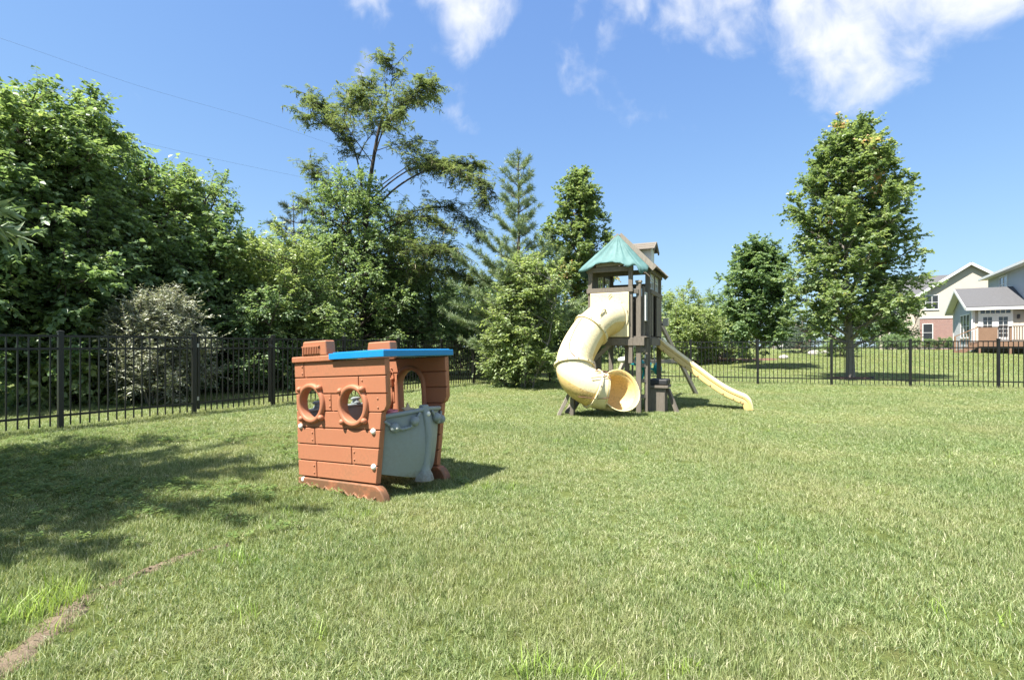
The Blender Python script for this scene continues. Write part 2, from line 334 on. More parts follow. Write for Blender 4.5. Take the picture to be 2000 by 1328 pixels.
SOIL = [(-1.93, 1.70, .035), (-1.90, 1.93, .05), (-1.96, 2.15, .045), (-2.0, 2.28, .06), (-2.04, 2.40, .03), (-2.03, 2.52, .005), (-2.0, 2.62, -.01), (-1.95, 2.76, .022), (-1.90, 2.88, .03), (-1.85, 2.98, .0), (-1.72, 3.1, -.02)]
def soil_path():
    rs = np.random.RandomState(5); P = np.array(SOIL); t = np.linspace(0, len(P)-1, 90)
    cx = np.interp(t, range(len(P)), P[:, 0]); cy = np.interp(t, range(len(P)), P[:, 1]); w = np.maximum(.02, np.interp(t, range(len(P)), P[:, 2])+0.035)*(1+.35*np.sin(t*9.1)*np.sin(t*3.7))
    v = []; f = []; nc = 9
    for i in range(len(t)):
        for j in range(nc):
            s = (j/(nc-1)-0.5)*2
            dz = 0.004 + 0.016*max(0, 1-s*s)*rs.rand() - 0.012*abs(s)
            v.append((cx[i]+s*w[i]*(1+0.4*rs.randn()*0.4), cy[i]+0.01*rs.randn(), dz))
    for i in range(len(t)-1):
        for j in range(nc-1): a = i*nc+j; f.append((a, a+1, a+nc+1, a+nc))
    m, nt, bs = new_mat('dry crumbly soil'); b = nnoise(nt, 60, 8, 0.7, 'World'); c = nnoise(nt, 9, 4, 0.6, 'World')
    col = ramp(nt, b, [(0.25, (0.12, 0.085, 0.055)), (0.5, (0.22, 0.165, 0.11)), (0.75, (0.34, 0.27, 0.19))])
    nt.links.new(mixc(nt, c, col, (0.20, 0.15, 0.10)), bs.inputs['Base Color']); bs.inputs['Roughness'].default_value = 1; bump(nt, bs, b, 1.0, 0.02)
    me = bpy.data.meshes.new('dirt_path'); me.from_pydata(v, [], f); me.materials.append(m); me.polygons.foreach_set('use_smooth', [True]*len(me.polygons))
    o = link_mesh('dirt_path', me); o['kind'] = 'structure'
soil_path()

# ------------------------------------------------------------------ grass (stuff: nobody could count it)
def grass_mat(name, stops, dry):
    m, nt, bs = new_mat(name); a = nt.nodes.new('ShaderNodeAttribute'); a.attribute_name = 'tint'
    col = ramp(nt, a.outputs['Fac'], stops)
    w = nnoise(nt, 0.55, 6, 0.62, 'World', None, 0.4); w2 = nnoise(nt, 4.5, 4, 0.6, 'World')
    ad = nt.nodes.new('ShaderNodeMath'); ad.operation = 'MULTIPLY_ADD'; nt.links.new(w2, ad.inputs[0]); ad.inputs[1].default_value = 0.45; nt.links.new(w, ad.inputs[2])
    mr = nt.nodes.new('ShaderNodeMapRange'); nt.links.new(ad.outputs[0], mr.inputs[0]); mr.inputs[1].default_value = 0.68; mr.inputs[2].default_value = 0.96; mr.inputs[4].default_value = dry
    col = mixc(nt, mr.outputs[0], col, (0.42, 0.38, 0.19))
    w3 = nnoise(nt, 0.9, 3, 0.5, 'World', (1, 1, 1), 0.0); mr2 = nt.nodes.new('ShaderNodeMapRange'); nt.links.new(w3, mr2.inputs[0]); mr2.inputs[1].default_value = 0.42; mr2.inputs[2].default_value = 0.7; mr2.inputs[4].default_value = 0.55
    col = mixc(nt, mr2.outputs[0], col, mixc(nt, 1.0, col, (0.62, 0.80, 0.60), 'MULTIPLY'))
    nt.links.new(col, bs.inputs['Base Color']); bs.inputs['Roughness'].default_value = 0.5; bs.inputs['Specular IOR Level'].default_value = 0.4
    tr = nt.nodes.new('ShaderNodeBsdfTranslucent'); nt.links.new(mixc(nt, 1.0, col, (1.4, 1.35, 0.7), 'MULTIPLY'), tr.inputs[0])
    mx = nt.nodes.new('ShaderNodeMixShader'); mx.inputs[0].default_value = 0.3; out = nt.nodes['Material Output']
    nt.links.new(bs.outputs[0], mx.inputs[1]); nt.links.new(tr.outputs[0], mx.inputs[2]); nt.links.new(mx.outputs[0], out.inputs[0]); return m
M['grass'] = grass_mat('lawn grass', [(0, (0.065, 0.105, 0.032)), (0.35, (0.19, 0.25, 0.09)), (0.7, (0.30, 0.355, 0.15)), (0.9, (0.42, 0.45, 0.24)), (0.97, (0.54, 0.53, 0.34)), (1, (0.64, 0.60, 0.45))], 0.5)
M['sedge'] = grass_mat('yellow green sedge', [(0, (0.15, 0.22, 0.05)), (0.6, (0.25, 0.36, 0.06)), (1, (0.34, 0.44, 0.10))], 0.05)
M['clover'] = leafm('clover leaves', [(0, (0.10, 0.16, 0.045)), (0.6, (0.17, 0.25, 0.07)), (1, (0.26, 0.33, 0.11))])
def blades(rs, n, R, hmin, hmax, wmin, wmax, lean):
    """n grass blades of three faces each in a disc of radius R"""
    r = R*np.sqrt(rs.rand(n)); a = rs.rand(n)*2*PI; base = np.stack([r*np.cos(a), r*np.sin(a), np.full(n, -0.006)], 1)
    h = hmin+(hmax-hmin)*rs.rand(n)**1.3; w = wmin+(wmax-wmin)*rs.rand(n); az = rs.rand(n)*2*PI; ln = lean*(0.15+rs.rand(n)); face = az+PI/2+rs.randn(n)*0.5
    d = np.stack([np.cos(az), np.sin(az), np.zeros(n)], 1); s = np.stack([np.cos(face), np.sin(face), np.zeros(n)], 1)
    up = np.array([0, 0, 1.])
    def p(t): return base + d*(ln*h*t**1.8)[:, None] + up*(h*t*(1-0.35*np.minimum(1, ln)*t))[:, None]
    P0, P1, P2 = p(0), p(0.5), p(1.0)
    v = np.stack([P0-s*w[:, None]/2, P0+s*w[:, None]/2, P1-s*w[:, None]*0.42, P1+s*w[:, None]*0.42, P2], 1).reshape(-1, 3)
    i = np.arange(n)*5
    tris = np.stack([i, i+1, i+3, i, i+3, i+2, i+2, i+3, i+4], 1).reshape(-1, 3)
    tint = np.repeat(rs.rand(n), 3)
    return v, tris, tint
def tri_mesh(name, v, t, tint, mat):
    me = bpy.data.meshes.new(name); me.vertices.add(len(v)); me.vertices.foreach_set('co', np.ascontiguousarray(v, np.float32).ravel())
    me.loops.add(len(t)*3); me.loops.foreach_set('vertex_index', np.ascontiguousarray(t, np.int32).ravel())
    me.polygons.add(len(t)); me.polygons.foreach_set('loop_start', np.arange(0, len(t)*3, 3, dtype=np.int32)); me.polygons.foreach_set('loop_total', np.full(len(t), 3, np.int32))
    if tint is not None:
        at_ = me.attributes.new('tint', 'FLOAT', 'FACE'); at_.data.foreach_set('value', np.ascontiguousarray(tint, np.float32))
    me.materials.append(mat); me.update(calc_edges=True); me.validate(); return me
def scatter(name, pts, scl, templates, seed, label=None):
    """one object of points; geometry nodes put a tuft on each"""
    rs = np.random.RandomState(seed); n = len(pts)
    col = bpy.data.collections.new(name+'_tufts')
    for k, me in enumerate(templates):
        o = bpy.data.objects.new('%s_tuft' % name, me); col.objects.link(o)
    me = bpy.data.meshes.new(name); me.vertices.add(n); me.vertices.foreach_set('co', np.ascontiguousarray(pts, np.float32).ravel())
    for nm, ty, val in (('rot', 'FLOAT_VECTOR', np.stack([rs.randn(n)*0.06, rs.randn(n)*0.06, rs.rand(n)*2*PI], 1)), ('scl', 'FLOAT_VECTOR', scl)):
        at_ = me.attributes.new(nm, ty, 'POINT'); at_.data.foreach_set('vector', np.ascontiguousarray(val, np.float32).ravel())
    at_ = me.attributes.new('pick', 'INT', 'POINT'); at_.data.foreach_set('value', rs.randint(0, len(templates), n).astype(np.int32))
    ng = bpy.data.node_groups.new(name+'_scatter', 'GeometryNodeTree')
    ng.interface.new_socket('Geometry', in_out='INPUT', socket_type='NodeSocketGeometry'); ng.interface.new_socket('Geometry', in_out='OUTPUT', socket_type='NodeSocketGeometry')
    gi = ng.nodes.new('NodeGroupInput'); go = ng.nodes.new('NodeGroupOutput'); ip = ng.nodes.new('GeometryNodeInstanceOnPoints'); ci = ng.nodes.new('GeometryNodeCollectionInfo')
    ci.inputs['Collection'].default_value = col; ci.inputs['Separate Children'].default_value = True; ci.inputs['Reset Children'].default_value = True
    def na(nm, ty):
        a = ng.nodes.new('GeometryNodeInputNamedAttribute'); a.data_type = ty; a.inputs['Name'].default_value = nm; return a.outputs['Attribute']
    ng.links.new(gi.outputs[0], ip.inputs['Points']); ng.links.new(ci.outputs[0], ip.inputs['Instance']); ip.inputs['Pick Instance'].default_value = True
    ng.links.new(na('pick', 'INT'), ip.inputs['Instance Index']); ng.links.new(na('rot', 'FLOAT_VECTOR'), ip.inputs['Rotation']); ng.links.new(na('scl', 'FLOAT_VECTOR'), ip.inputs['Scale'])
    ng.links.new(ip.outputs[0], go.inputs[0])
    me.materials.append(templates[0].materials[0])
    o = link_mesh(name, me); md = o.modifiers.new('scatter', 'NODES'); md.node_group = ng; o['kind'] = 'stuff'
    if label: tag(o, *label)
    return o
def soil_dist(x, y):
    d = np.full(len(x), 9.0)
    for (ax, ay, aw), (bx, by, bw) in zip(SOIL[:-1], SOIL[1:]):
        t = np.clip(((x-ax)*(bx-ax)+(y-ay)*(by-ay))/((bx-ax)**2+(by-ay)**2), 0, 1)
        d = np.minimum(d, np.hypot(x-ax-t*(bx-ax), y-ay-t*(by-ay))-(aw+t*(bw-aw)))
    return d
def lumps(x, y, seed, f):       # cheap smooth noise in 0..1
    rs = np.random.RandomState(seed); s = np.zeros(len(x))
    for k in range(7):
        a = rs.rand()*2*PI; w = f*(0.6+1.6*rs.rand()); s += np.sin((x*math.cos(a)+y*math.sin(a))*w+rs.rand()*6.28)
    return 0.5+s/7
def lawn():
    rs = np.random.RandomState(3); P = []; S = []
    for y0, y1, den, sc in ((0.9, 3.0, 900, .85), (3.0, 5.0, 620, 0.95), (5.0, 8.0, 360, 1.15), (8.0, 13, 190, 1.5), (13, 21, 85, 2.1), (21, 36, 24, 3.4), (36, 60, 7, 5.5)):
        w = 1.18*y1+1.0; n = int(2*w*(y1-y0)*den); x = (rs.rand(n)*2-1)*w; y = y0+rs.rand(n)*(y1-y0)
        fence_x = -6.57+0.597*(y-7.45)
        ok = (np.abs(x) < 1.18*y+1.0) & (x > fence_x-4.6+0.5*rs.randn(n))
        if y0 >= 21: ok &= (x > 3)
        if y0 >= 36: ok &= (x < 34)
        ok &= soil_dist(x, y) > 0.032*rs.randn(n)-0.008
        d = lumps(x, y, 4, 2.3)*0.6+lumps(x, y, 9, 7.0)*0.4
        ok &= rs.rand(n) < 0.60+0.75*d
        x = x[ok]; y = y[ok]; s = sc*(0.8+0.4*rs.rand(len(x)))
        h = (0.65+0.75*lumps(x, y, 12, 1.7))*(0.8+0.4*rs.rand(len(x)))
        fx = -6.57+0.597*(y-7.45); nearf = (np.abs(x-fx) < 0.16) | (np.abs((x-5.98)+3.15*(y-17.14)) < 0.4)
        h = np.where(nearf, h*1.7, h)
        P.append(np.stack([x, y, ground_z(x, y)], 1)); S.append(np.stack([s, s, h*(1+0.12*(sc-1))], 1))
    P = np.concatenate(P); S = np.concatenate(S)
    T = []
    for k in range(8):
        v, t, ti = blades(rs, 38, 0.052, 0.015, 0.052, 0.0018, 0.0038, 0.95)
        T.append(tri_mesh('grass_tuft', v, t, ti, M['grass']))
    scatter('grass', P, S, T, 8, ('short mown green lawn grass with dry straw-coloured blades', 'grass'))
    # taller yellow green sedge
    spots = []
    def tuft(px, py, n, sx, sy):
        Y = 1200/(py-677); X = (px-1000)/1000*Y
        for _ in range(n): spots.append((X+rs.randn()*sx, Y+rs.randn()*sy))
    for a in ((70, 1195, 26, .09, .10), (30, 1215, 12, .07, .06), (110, 1165, 10, .06, .06), (1000, 1310, 4, .06, .03), (1080, 1318, 6, .06, .02), (1180, 1322, 5, .05, .02), (1330, 1322, 3, .04, .02), (1480, 1125, 5, .12, .08), (1490, 1145, 4, .1, .06),
              (480, 1095, 6, .08, .06), (500, 1210, 4, .05, .04), (620, 1230, 3, .05, .04), (1170, 868, 22, .35, .22), (1240, 885, 10, .3, .15), (1000, 950, 14, .2, .12), (940, 960, 8, .12, .08), (480, 930, 16, .25, .18), (560, 1000, 10, .15, .12),
              (1450, 840, 24, .55, .35), (1600, 850, 12, .5, .3), (1740, 960, 6, .15, .12), (1560, 1100, 4, .1, .1), (700, 1005, 10, .1, .06), (880, 930, 10, .1, .08), (1900, 890, 12, .5, .25), (1960, 1215, 4, .1, .06)): tuft(*a)
    q = np.array(spots); P = np.stack([q[:, 0], q[:, 1], np.zeros(len(q))], 1); s = 0.65+0.5*rs.rand(len(q)); s *= np.where(q[:, 1] > 3.4, 0.6, np.where(q[:, 0] < -1.5, .95, .75))
    T = []
    for k in range(4):
        v, t, ti = blades(rs, 9, 0.045, 0.05, 0.15, 0.003, 0.0065, 0.8); T.append(tri_mesh('sedge_tuft', v, t, ti, M['sedge']))
    scatter('tall_grass', P, np.stack([s, s, s], 1), T, 21, ('taller yellow-green grass tufts standing out of the mown lawn', 'grass'))
    # clover at the left of the lawn
    n = 1800; x = rs.randn(n)*1.3-4.2; y = rs.randn(n)*1.0+5.0; ok = (lumps(x, y, 31, 2.1) > 0.42) & (y > 3.0) & (x > -1.2*y-1); x = x[ok]; y = y[ok]
    T = []
    for k in range(3):
        m_ = 14; r = 0.05*np.sqrt(rs.rand(m_)); a = rs.rand(m_)*6.28; V = []; F = []; ti = []
        for i in range(m_):
            c = np.array([r[i]*math.cos(a[i]), r[i]*math.sin(a[i]), 0.022+0.022*rs.rand()]); tv = rs.rand()
            for l in range(3):
                th = l*2.094+rs.rand(); d = np.array([math.cos(th), math.sin(th), 0.25*rs.randn()])*0.014; e = np.array([-math.sin(th), math.cos(th), 0])*0.007; b = len(V)
                V += [c, c+d*0.6+e, c+d, c+d*0.6-e]; F += [(b, b+1, b+2), (b, b+2, b+3)]; ti += [tv, tv]
        T.append(tri_mesh('clover_tuft', np.array(V), np.array(F), np.array(ti), M['clover']))
    s = 0.8+0.6*rs.rand(len(x)); scatter('ground_cover', np.stack([x, y, np.zeros(len(x))], 1), np.stack([s, s, s], 1), T, 33, ('low clover spreading through the lawn near the left fence', 'ground cover'))
lawn()

# ------------------------------------------------------------------ fences
FA = math.atan2(1, 0.597)                       # heading of the left fence
def mesh_box(name, sx, sy, z0, z1, mat):
    return MB().box(-sx/2, sx/2, -sy/2, sy/2, z0, z1).mesh(name, mat)
FM = {'picket': mesh_box('picket', 0.0165, 0.0165, 0.055, 1.345, M['fence']), 'post': MB().box(-.031, .031, -.031, .031, -0.1, 1.41).mesh('post', M['fence']),
      'cap': MB().add([(-.037,-.037,1.405),(.037,-.037,1.405),(.037,.037,1.405),(-.037,.037,1.405),(-.037,-.037,1.425),(.037,-.037,1.425),(.037,.037,1.425),(-.037,.037,1.425),(0,0,1.44)],
                      [(3,2,1,0),(0,1,5,4),(1,2,6,5),(2,3,7,6),(3,0,4,7),(4,5,8),(5,6,8),(6,7,8),(7,4,8)]).mesh('post_cap', M['fence'])}
def part(name, me, parent, loc, rz=0):
    o = link_mesh(name, me, parent); o.location = loc; o.rotation_euler = (0, 0, rz); return o
def fence_run(parent, d0, posts, npk, last_post=True, first_post=True):
    """posts: distances along local x"""
    rs = random.Random(len(posts)*7+int(d0*10))
    for i, x in enumerate(posts):
        if (i == 0 and not first_post) or (i == len(posts)-1 and not last_post): continue
        p = part('post', FM['post'], parent, (x, 0, 0), rs.uniform(-.03, .03)); part('post_cap', FM['cap'], p, (0, 0, 0))
    for a, b in zip(posts[:-1], posts[1:]):
        for z in (0.20, 1.17, 1.355):
            MB().box(a+0.032, b-0.032, -0.0125, 0.0125, z-0.016, z+0.016).build('rail', M['fence'], parent)
        n = npk or int(round((b-a)/0.1155))-1
        for k in range(n):
            part('picket', FM['picket'], parent, (a+(b-a)*(k+1)/(n+1), 0, 0), 0)
def along(Y): return Vector((-6.57+0.597*(Y-7.45), Y, 0))
def fences():
    k = 1.1646; o0 = along(5.85)
    e = empty('metal_fence', o0, (0, 0, FA)); tag(e, 'black metal picket fence on the left, from the photo edge to the gate', 'fence')
    fence_run(e, 1, [-1.86, 0, (7.45-5.85)*k, (9.046-5.85)*k], 15)
    g = empty('metal_gate', along(9.046), (0, 0, FA)); tag(g, 'black metal picket gate with hinges, standing in the left fence', 'gate')
    L = (10.355-9.046)*k
    for x in (0.075, L-0.075):
        part('gate_stile', mesh_box('gate_stile', .04, .03, .09, 1.38, M['fence']), g, (x, 0, 0))
    for z in (0.20, 1.17, 1.355):
        MB().box(.095, L-.095, -.0125, .0125, z-.016, z+.016).build('rail', M['fence'], g)
    for i in range(12): part('picket', FM['picket'], g, (.095+(L-.19)*(i+1)/13, 0, 0))
    for z in (0.28, 1.22):
        MB().box(.034, .07, -.035, -.018, z-.035, z+.035).build('hinge', M['steel'], g, bevel=.004)
    MB().box(L-.1, L-.034, -.05, -.018, 1.18, 1.24).build('latch', M['black'], g, bevel=.006)
    e = empty('metal_fence', along(10.355), (0, 0, FA)); tag(e, 'black metal picket fence behind the playhouse, from the gate to the far corner', 'fence')
    ys = [10.355, 11.91, 13.46, 15.0, 16.4, 17.9, 18.95]
    fence_run(e, 2, [(y-10.355)*k for y in ys], None)
    # right-hand run
    A = Vector((0.29, 18.95, 0)); B = Vector((5.98, 17.14, 0)); d = (B-A).normalized()
    e = empty('metal_fence', A, (0, 0, math.atan2(d.y, d.x))); tag(e, 'long black metal picket fence across the back, under the maple', 'fence')
    def sfor(px):          # distance along for a post seen at photo column px
        q = (px-1000)/1000; return (q*A.y-A.x)/(d.x-q*d.y)
    ps = [0.0] + [sfor(1349)-1.9*i for i in (2, 1)] + [sfor(x) for x in (1349, 1480, 1624, 1778, 1950)]
    ps = sorted(ps); ps += [ps[-1]+1.95, ps[-1]+3.9]
    fence_run(e, 3, ps, None, first_post=False)
fences()
# ------------------------------------------------------------------ houses beyond the fence
HA = -0.541
def window(parent, ax, at_, z0, z1, a0, a1, plane, out, cols=2, rows=2, frame=.07):
    """ax 'x': runs along local x at y=plane; ax 'y': runs along local y at x=plane. out is the outward sign"""
    def bx(a, b, d0, d1, za, zb):
        d0, d1 = sorted((plane+out*d0, plane+out*d1))
        return (a, b, d0, d1, za, zb) if ax == 'x' else (d0, d1, a, b, za, zb)
    b = MB()
    for q in ((a0-frame, a0, -.01, .05, z0-frame, z1+frame), (a1, a1+frame, -.01, .05, z0-frame, z1+frame), (a0, a1, -.01, .05, z0-frame, z0), (a0, a1, -.01, .05, z1, z1+frame)): b.box(*bx(*q))
    w = b.build('window', M['white'], parent)
    MB().box(*bx(a0, a1, .004, .014, z0, z1)).build('pane', M['glass'], w)
    b = MB()
    for i in range(1, cols): c = a0+(a1-a0)*i/cols; b.box(*bx(c-.025, c+.025, .012, .04, z0, z1))
    for i in range(1, rows): c = z0+(z1-z0)*i/rows; b.box(*bx(a0, a1, .013, .034, c-.02, c+.02))
    if cols > 1 or rows > 1: b.build('glazing_bar', M['white'], w)
    MB().box(*bx(a0-frame-.02, a1+frame+.02, .0, .09, z0-frame-.05, z0-frame)).build('sill', M['white'], w)
    return w
def house_right():
    g = 0.85; O = Vector((32.4, 36, g)); e = empty('two_storey_house', O, (0, 0, HA)); tag(e, 'two-storey house at the right edge with a sunroom, deck and asphalt roof', 'house')
    # sunroom: front wall on y=0 from x=0, gable end on x=0
    D = 6.1; EZ = 3.15; RZ = 4.55; W = 2.8
    MB().box(0, W, -.0, .2, -.3, EZ).build('front_wall', M['siding'], e)
    MB().prism([(0.2, -.3), (D, -.3), (D, EZ), (D/2, RZ-.1), (.2, EZ)], -.2, 0, Matrix.Rotation(PI/2, 4, 'Z')).build('gable_wall', M['siding_shade'], e)
    MB().box(0, W, D-.2, D-.01, -.3, EZ).build('rear_wall', M['siding'], e)
    for x, y in ((-.03, -.03), (-.03, D-.1)): MB().box(x, x+.13, y, y+.13, -.3, EZ).build('corner_trim', M['white'], e)
    for sg in (-1, 1):
        y0 = D/2; y1 = D/2+sg*(D/2+.4); sl = (RZ-EZ)/(D/2); ze = RZ-sl*(D/2+.4)
        b = MB(); q = [(-.45, y0, RZ), (W, y0, RZ), (W, y1, ze), (-.45, y1, ze)]
        b.add([(x, y, z+.06) for x, y, z in q]+[(x, y, z+.17) for x, y, z in q], [(3,2,1,0),(4,5,6,7),(0,1,5,4),(1,2,6,5),(2,3,7,6),(3,0,4,7)]); r = b.build('roof', M['shingle'], e)
        MB().box(-.45, W, y1-.06, y1+.06, ze-.09, ze+.10).build('gutter', M['white'], r)
        MB().bar((-.47, y0, RZ+.03), (-.47, y1, ze+.03), .05, .2).build('bargeboard', M['white'], r)
        MB().add([(-.44, y0, RZ+.045), (.0, y0, RZ+.045), (.0, y1, ze+.045), (-.44, y1, ze+.045), (-.44, y0, RZ+.058), (.0, y0, RZ+.058), (.0, y1, ze+.058), (-.44, y1, ze+.058)], [(3,2,1,0),(4,5,6,7),(0,1,5,4),(1,2,6,5),(2,3,7,6),(3,0,4,7)]).build('soffit', M['white'], r)
    MB().tube([(-.06, -.12, EZ-.05), (-.06, -.1, 0)], .045, 8).build('downpipe', M['white'], e)
    for i in range(3): window(e, 'y', 0, 1.05, 2.65, .85+i*.92, .85+i*.92+.78, 0, -1, 1, 2)
    # french doors with a transom
    dr = MB(); x0, x1 = .40, 1.95
    for q in ((x0-.12, x0), (x1, x1+.12)): dr.box(q[0], q[1], -.05, .02, .70, 3.0)
    dr.box(x0, x1, -.05, .02, 2.88, 3.0); dr.box(x0, x1, -.05, .02, 2.55, 2.65); dr.box((x0+x1)/2-.03, (x0+x1)/2+.03, -.05, .02, .7, 2.55)
    d = dr.build('french_doors', M['white'], e); MB().box(x0, x1, -.02, .01, 2.65, 2.88).build('transom_pane', M['glass'], d)
    b = MB()
    for i in range(1, 6): c = x0+(x1-x0)*i/6; b.box(c-.02, c+.02, -.045, -.02, 2.65, 2.88)
    b.build('glazing_bar', M['white'], d)
    for a, c in ((x0, (x0+x1)/2-.03), ((x0+x1)/2+.03, x1)):
        lf = MB(); lf.box(a, a+.14, -.04, .005, .7, 2.55); lf.box(c-.14, c, -.04, .005, .7, 2.55); lf.box(a+.14, c-.14, -.04, .005, 2.4, 2.55); lf.box(a+.14, c-.14, -.04, .005, .7, 1.0); l_ = lf.build('door_leaf', M['white'], d)
        MB().box(a+.14, c-.14, -.015, -.003, 1.0, 2.4).build('pane', M['glass'], d)
        b = MB(); b.box((a+c)/2-.012, (a+c)/2+.012, -.035, -.015, 1.0, 2.4)
        for i in range(1, 5): z = 1.0+1.4*i/5; b.box(a+.14, c-.14, -.034, -.016, z-.012, z+.012)
        b.build('glazing_bar', M['white'], d)
        MB().ball((c-.07 if a == x0 else a+.07, -.07, 1.65), .035).build('door_knob', M['black'], d)
    MB().box(2.28, 2.40, -.16, -.02, 2.25, 2.55).build('wall_lamp', M['black'], e, bevel=.02)
    # main block: long wall on x=W facing left
    y0, y1, EZ2 = -3.0, 9.3, 6.0
    MB().box(W, W+.25, y0, y1, -.3, EZ2).build('main_wall', M['siding_shade'], e)
    MB().box(W+.25, W+9, y0, y0+.25, -.3, EZ2).build('main_wall', M['siding'], e); MB().box(W+.25, W+9, y1-.25, y1, -.3, EZ2).build('main_wall', M['siding'], e)
    MB().box(W-.03, W+.1, y1-.1, y1+.03, -.3, EZ2).build('corner_trim', M['white'], e)
    rz2 = EZ2+2.7; b = MB(); a = [(W-.5, y0-.5, EZ2), (W+9.5, y0-.5, EZ2), (W+9.5, y1+.5, EZ2), (W-.5, y1+.5, EZ2), (W+4.5, y0+4.0, rz2), (W+4.5, y1-4.0, rz2)]
    b.add([(x, y, z+.02) for x, y, z in a], [(0,1,4),(1,2,5,4),(2,3,5),(3,0,4,5),(3,2,1,0)]); r = b.build('roof', M['shingle'], e)
    MB().box(W-.58, W-.46, y0-.5, y1+.55, EZ2-.13, EZ2+.05).build('gutter', M['white'], r); MB().box(W-.46, W, y0-.4, y1+.45, EZ2-.10, EZ2-.04).build('soffit', M['white'], r)
    window(e, 'y', 0, 4.55, 5.65, 4.3, 6.1, W, -1, 2, 2)
    return e
house_right()
def deck():
    O = Vector((32.4, 36, .85)); e = empty('wooden_deck', O, (0, 0, HA)); tag(e, 'raised brown timber deck with railing and stairs in front of the french doors', 'deck')
    x0, x1, y0, y1, z = -.25, 6.2, -2.7, -.06, .66
    n = 19
    for i in range(n):
        a = y0+(y1-y0)*i/n; MB().box(x0, x1, a+.004, a+(y1-y0)/n-.004, z-.035, z).build('deck_board', M['deck'], e)
    MB().box(x0, x1, y0-.04, y0, z-.30, z-.005).build('fascia', M['deck'], e); MB().box(x0-.04, x0, y0-.04, y1, z-.30, z-.005).build('fascia', M['deck'], e)
    for i in range(5):
        x = x0+.08+i*1.5; MB().box(x-.05, x+.05, y0+.02, y0+.12, -.2, z-.04).build('deck_post', M['deck'], e)
        MB().box(x-.045, x+.045, y0-.02, y0+.07, z, z+1.0).build('rail_post', M['deck'], e)
    MB().box(x0-.05, x1, y0-.05, y0+.10, z+.97, z+1.02).build('hand_rail', M['deck_dark'], e); MB().box(x0+.1, x1, y0, y0+.05, z+.10, z+.15).build('bottom_rail', M['deck_dark'], e)
    me = MB().box(-.017, .017, -.017, .017, z+.14, z+.97).mesh('baluster', M['deck_dark'])
    k = int((x1-x0)/.125)
    for i in range(8, k): part('baluster', me, e, (x0+i*.125, y0+.025, 0))
    MB().box(x0+.0, x0+.95, y0-.03, y0+.0, z+.05, z+.95).build('privacy_panel', M['deck'], e)
    # stairs going down to the left
    for i in range(4):
        MB().box(x0-.30-.28*i, x0-.02-.28*i, y0+.1, y0+1.3, z-.16-.165*i-.04, z-.16-.165*i).build('tread', M['deck'], e)
    MB().bar((x0, y0+.08, z-.2), (x0-1.25, y0+.08, -.2), .05, .28).build('stringer', M['deck'], e)
    MB().bar((x0, y0+.06, z+.98), (x0-1.2, y0+.06, .26+.75), .06, .06).build('hand_rail', M['deck'], e); MB().box(x0-1.22, x0-1.12, y0+.01, y0+.11, -.1, 1.0).build('newel_post', M['deck'], e)
    for i in range(7): 
        x = x0-.15-i*.15; zt = z+.94-(i+1)*.118; MB().box(x-.017, x+.017, y0+.04, y0+.075, zt-.92, zt).build('baluster', M['deck'], e)
deck()
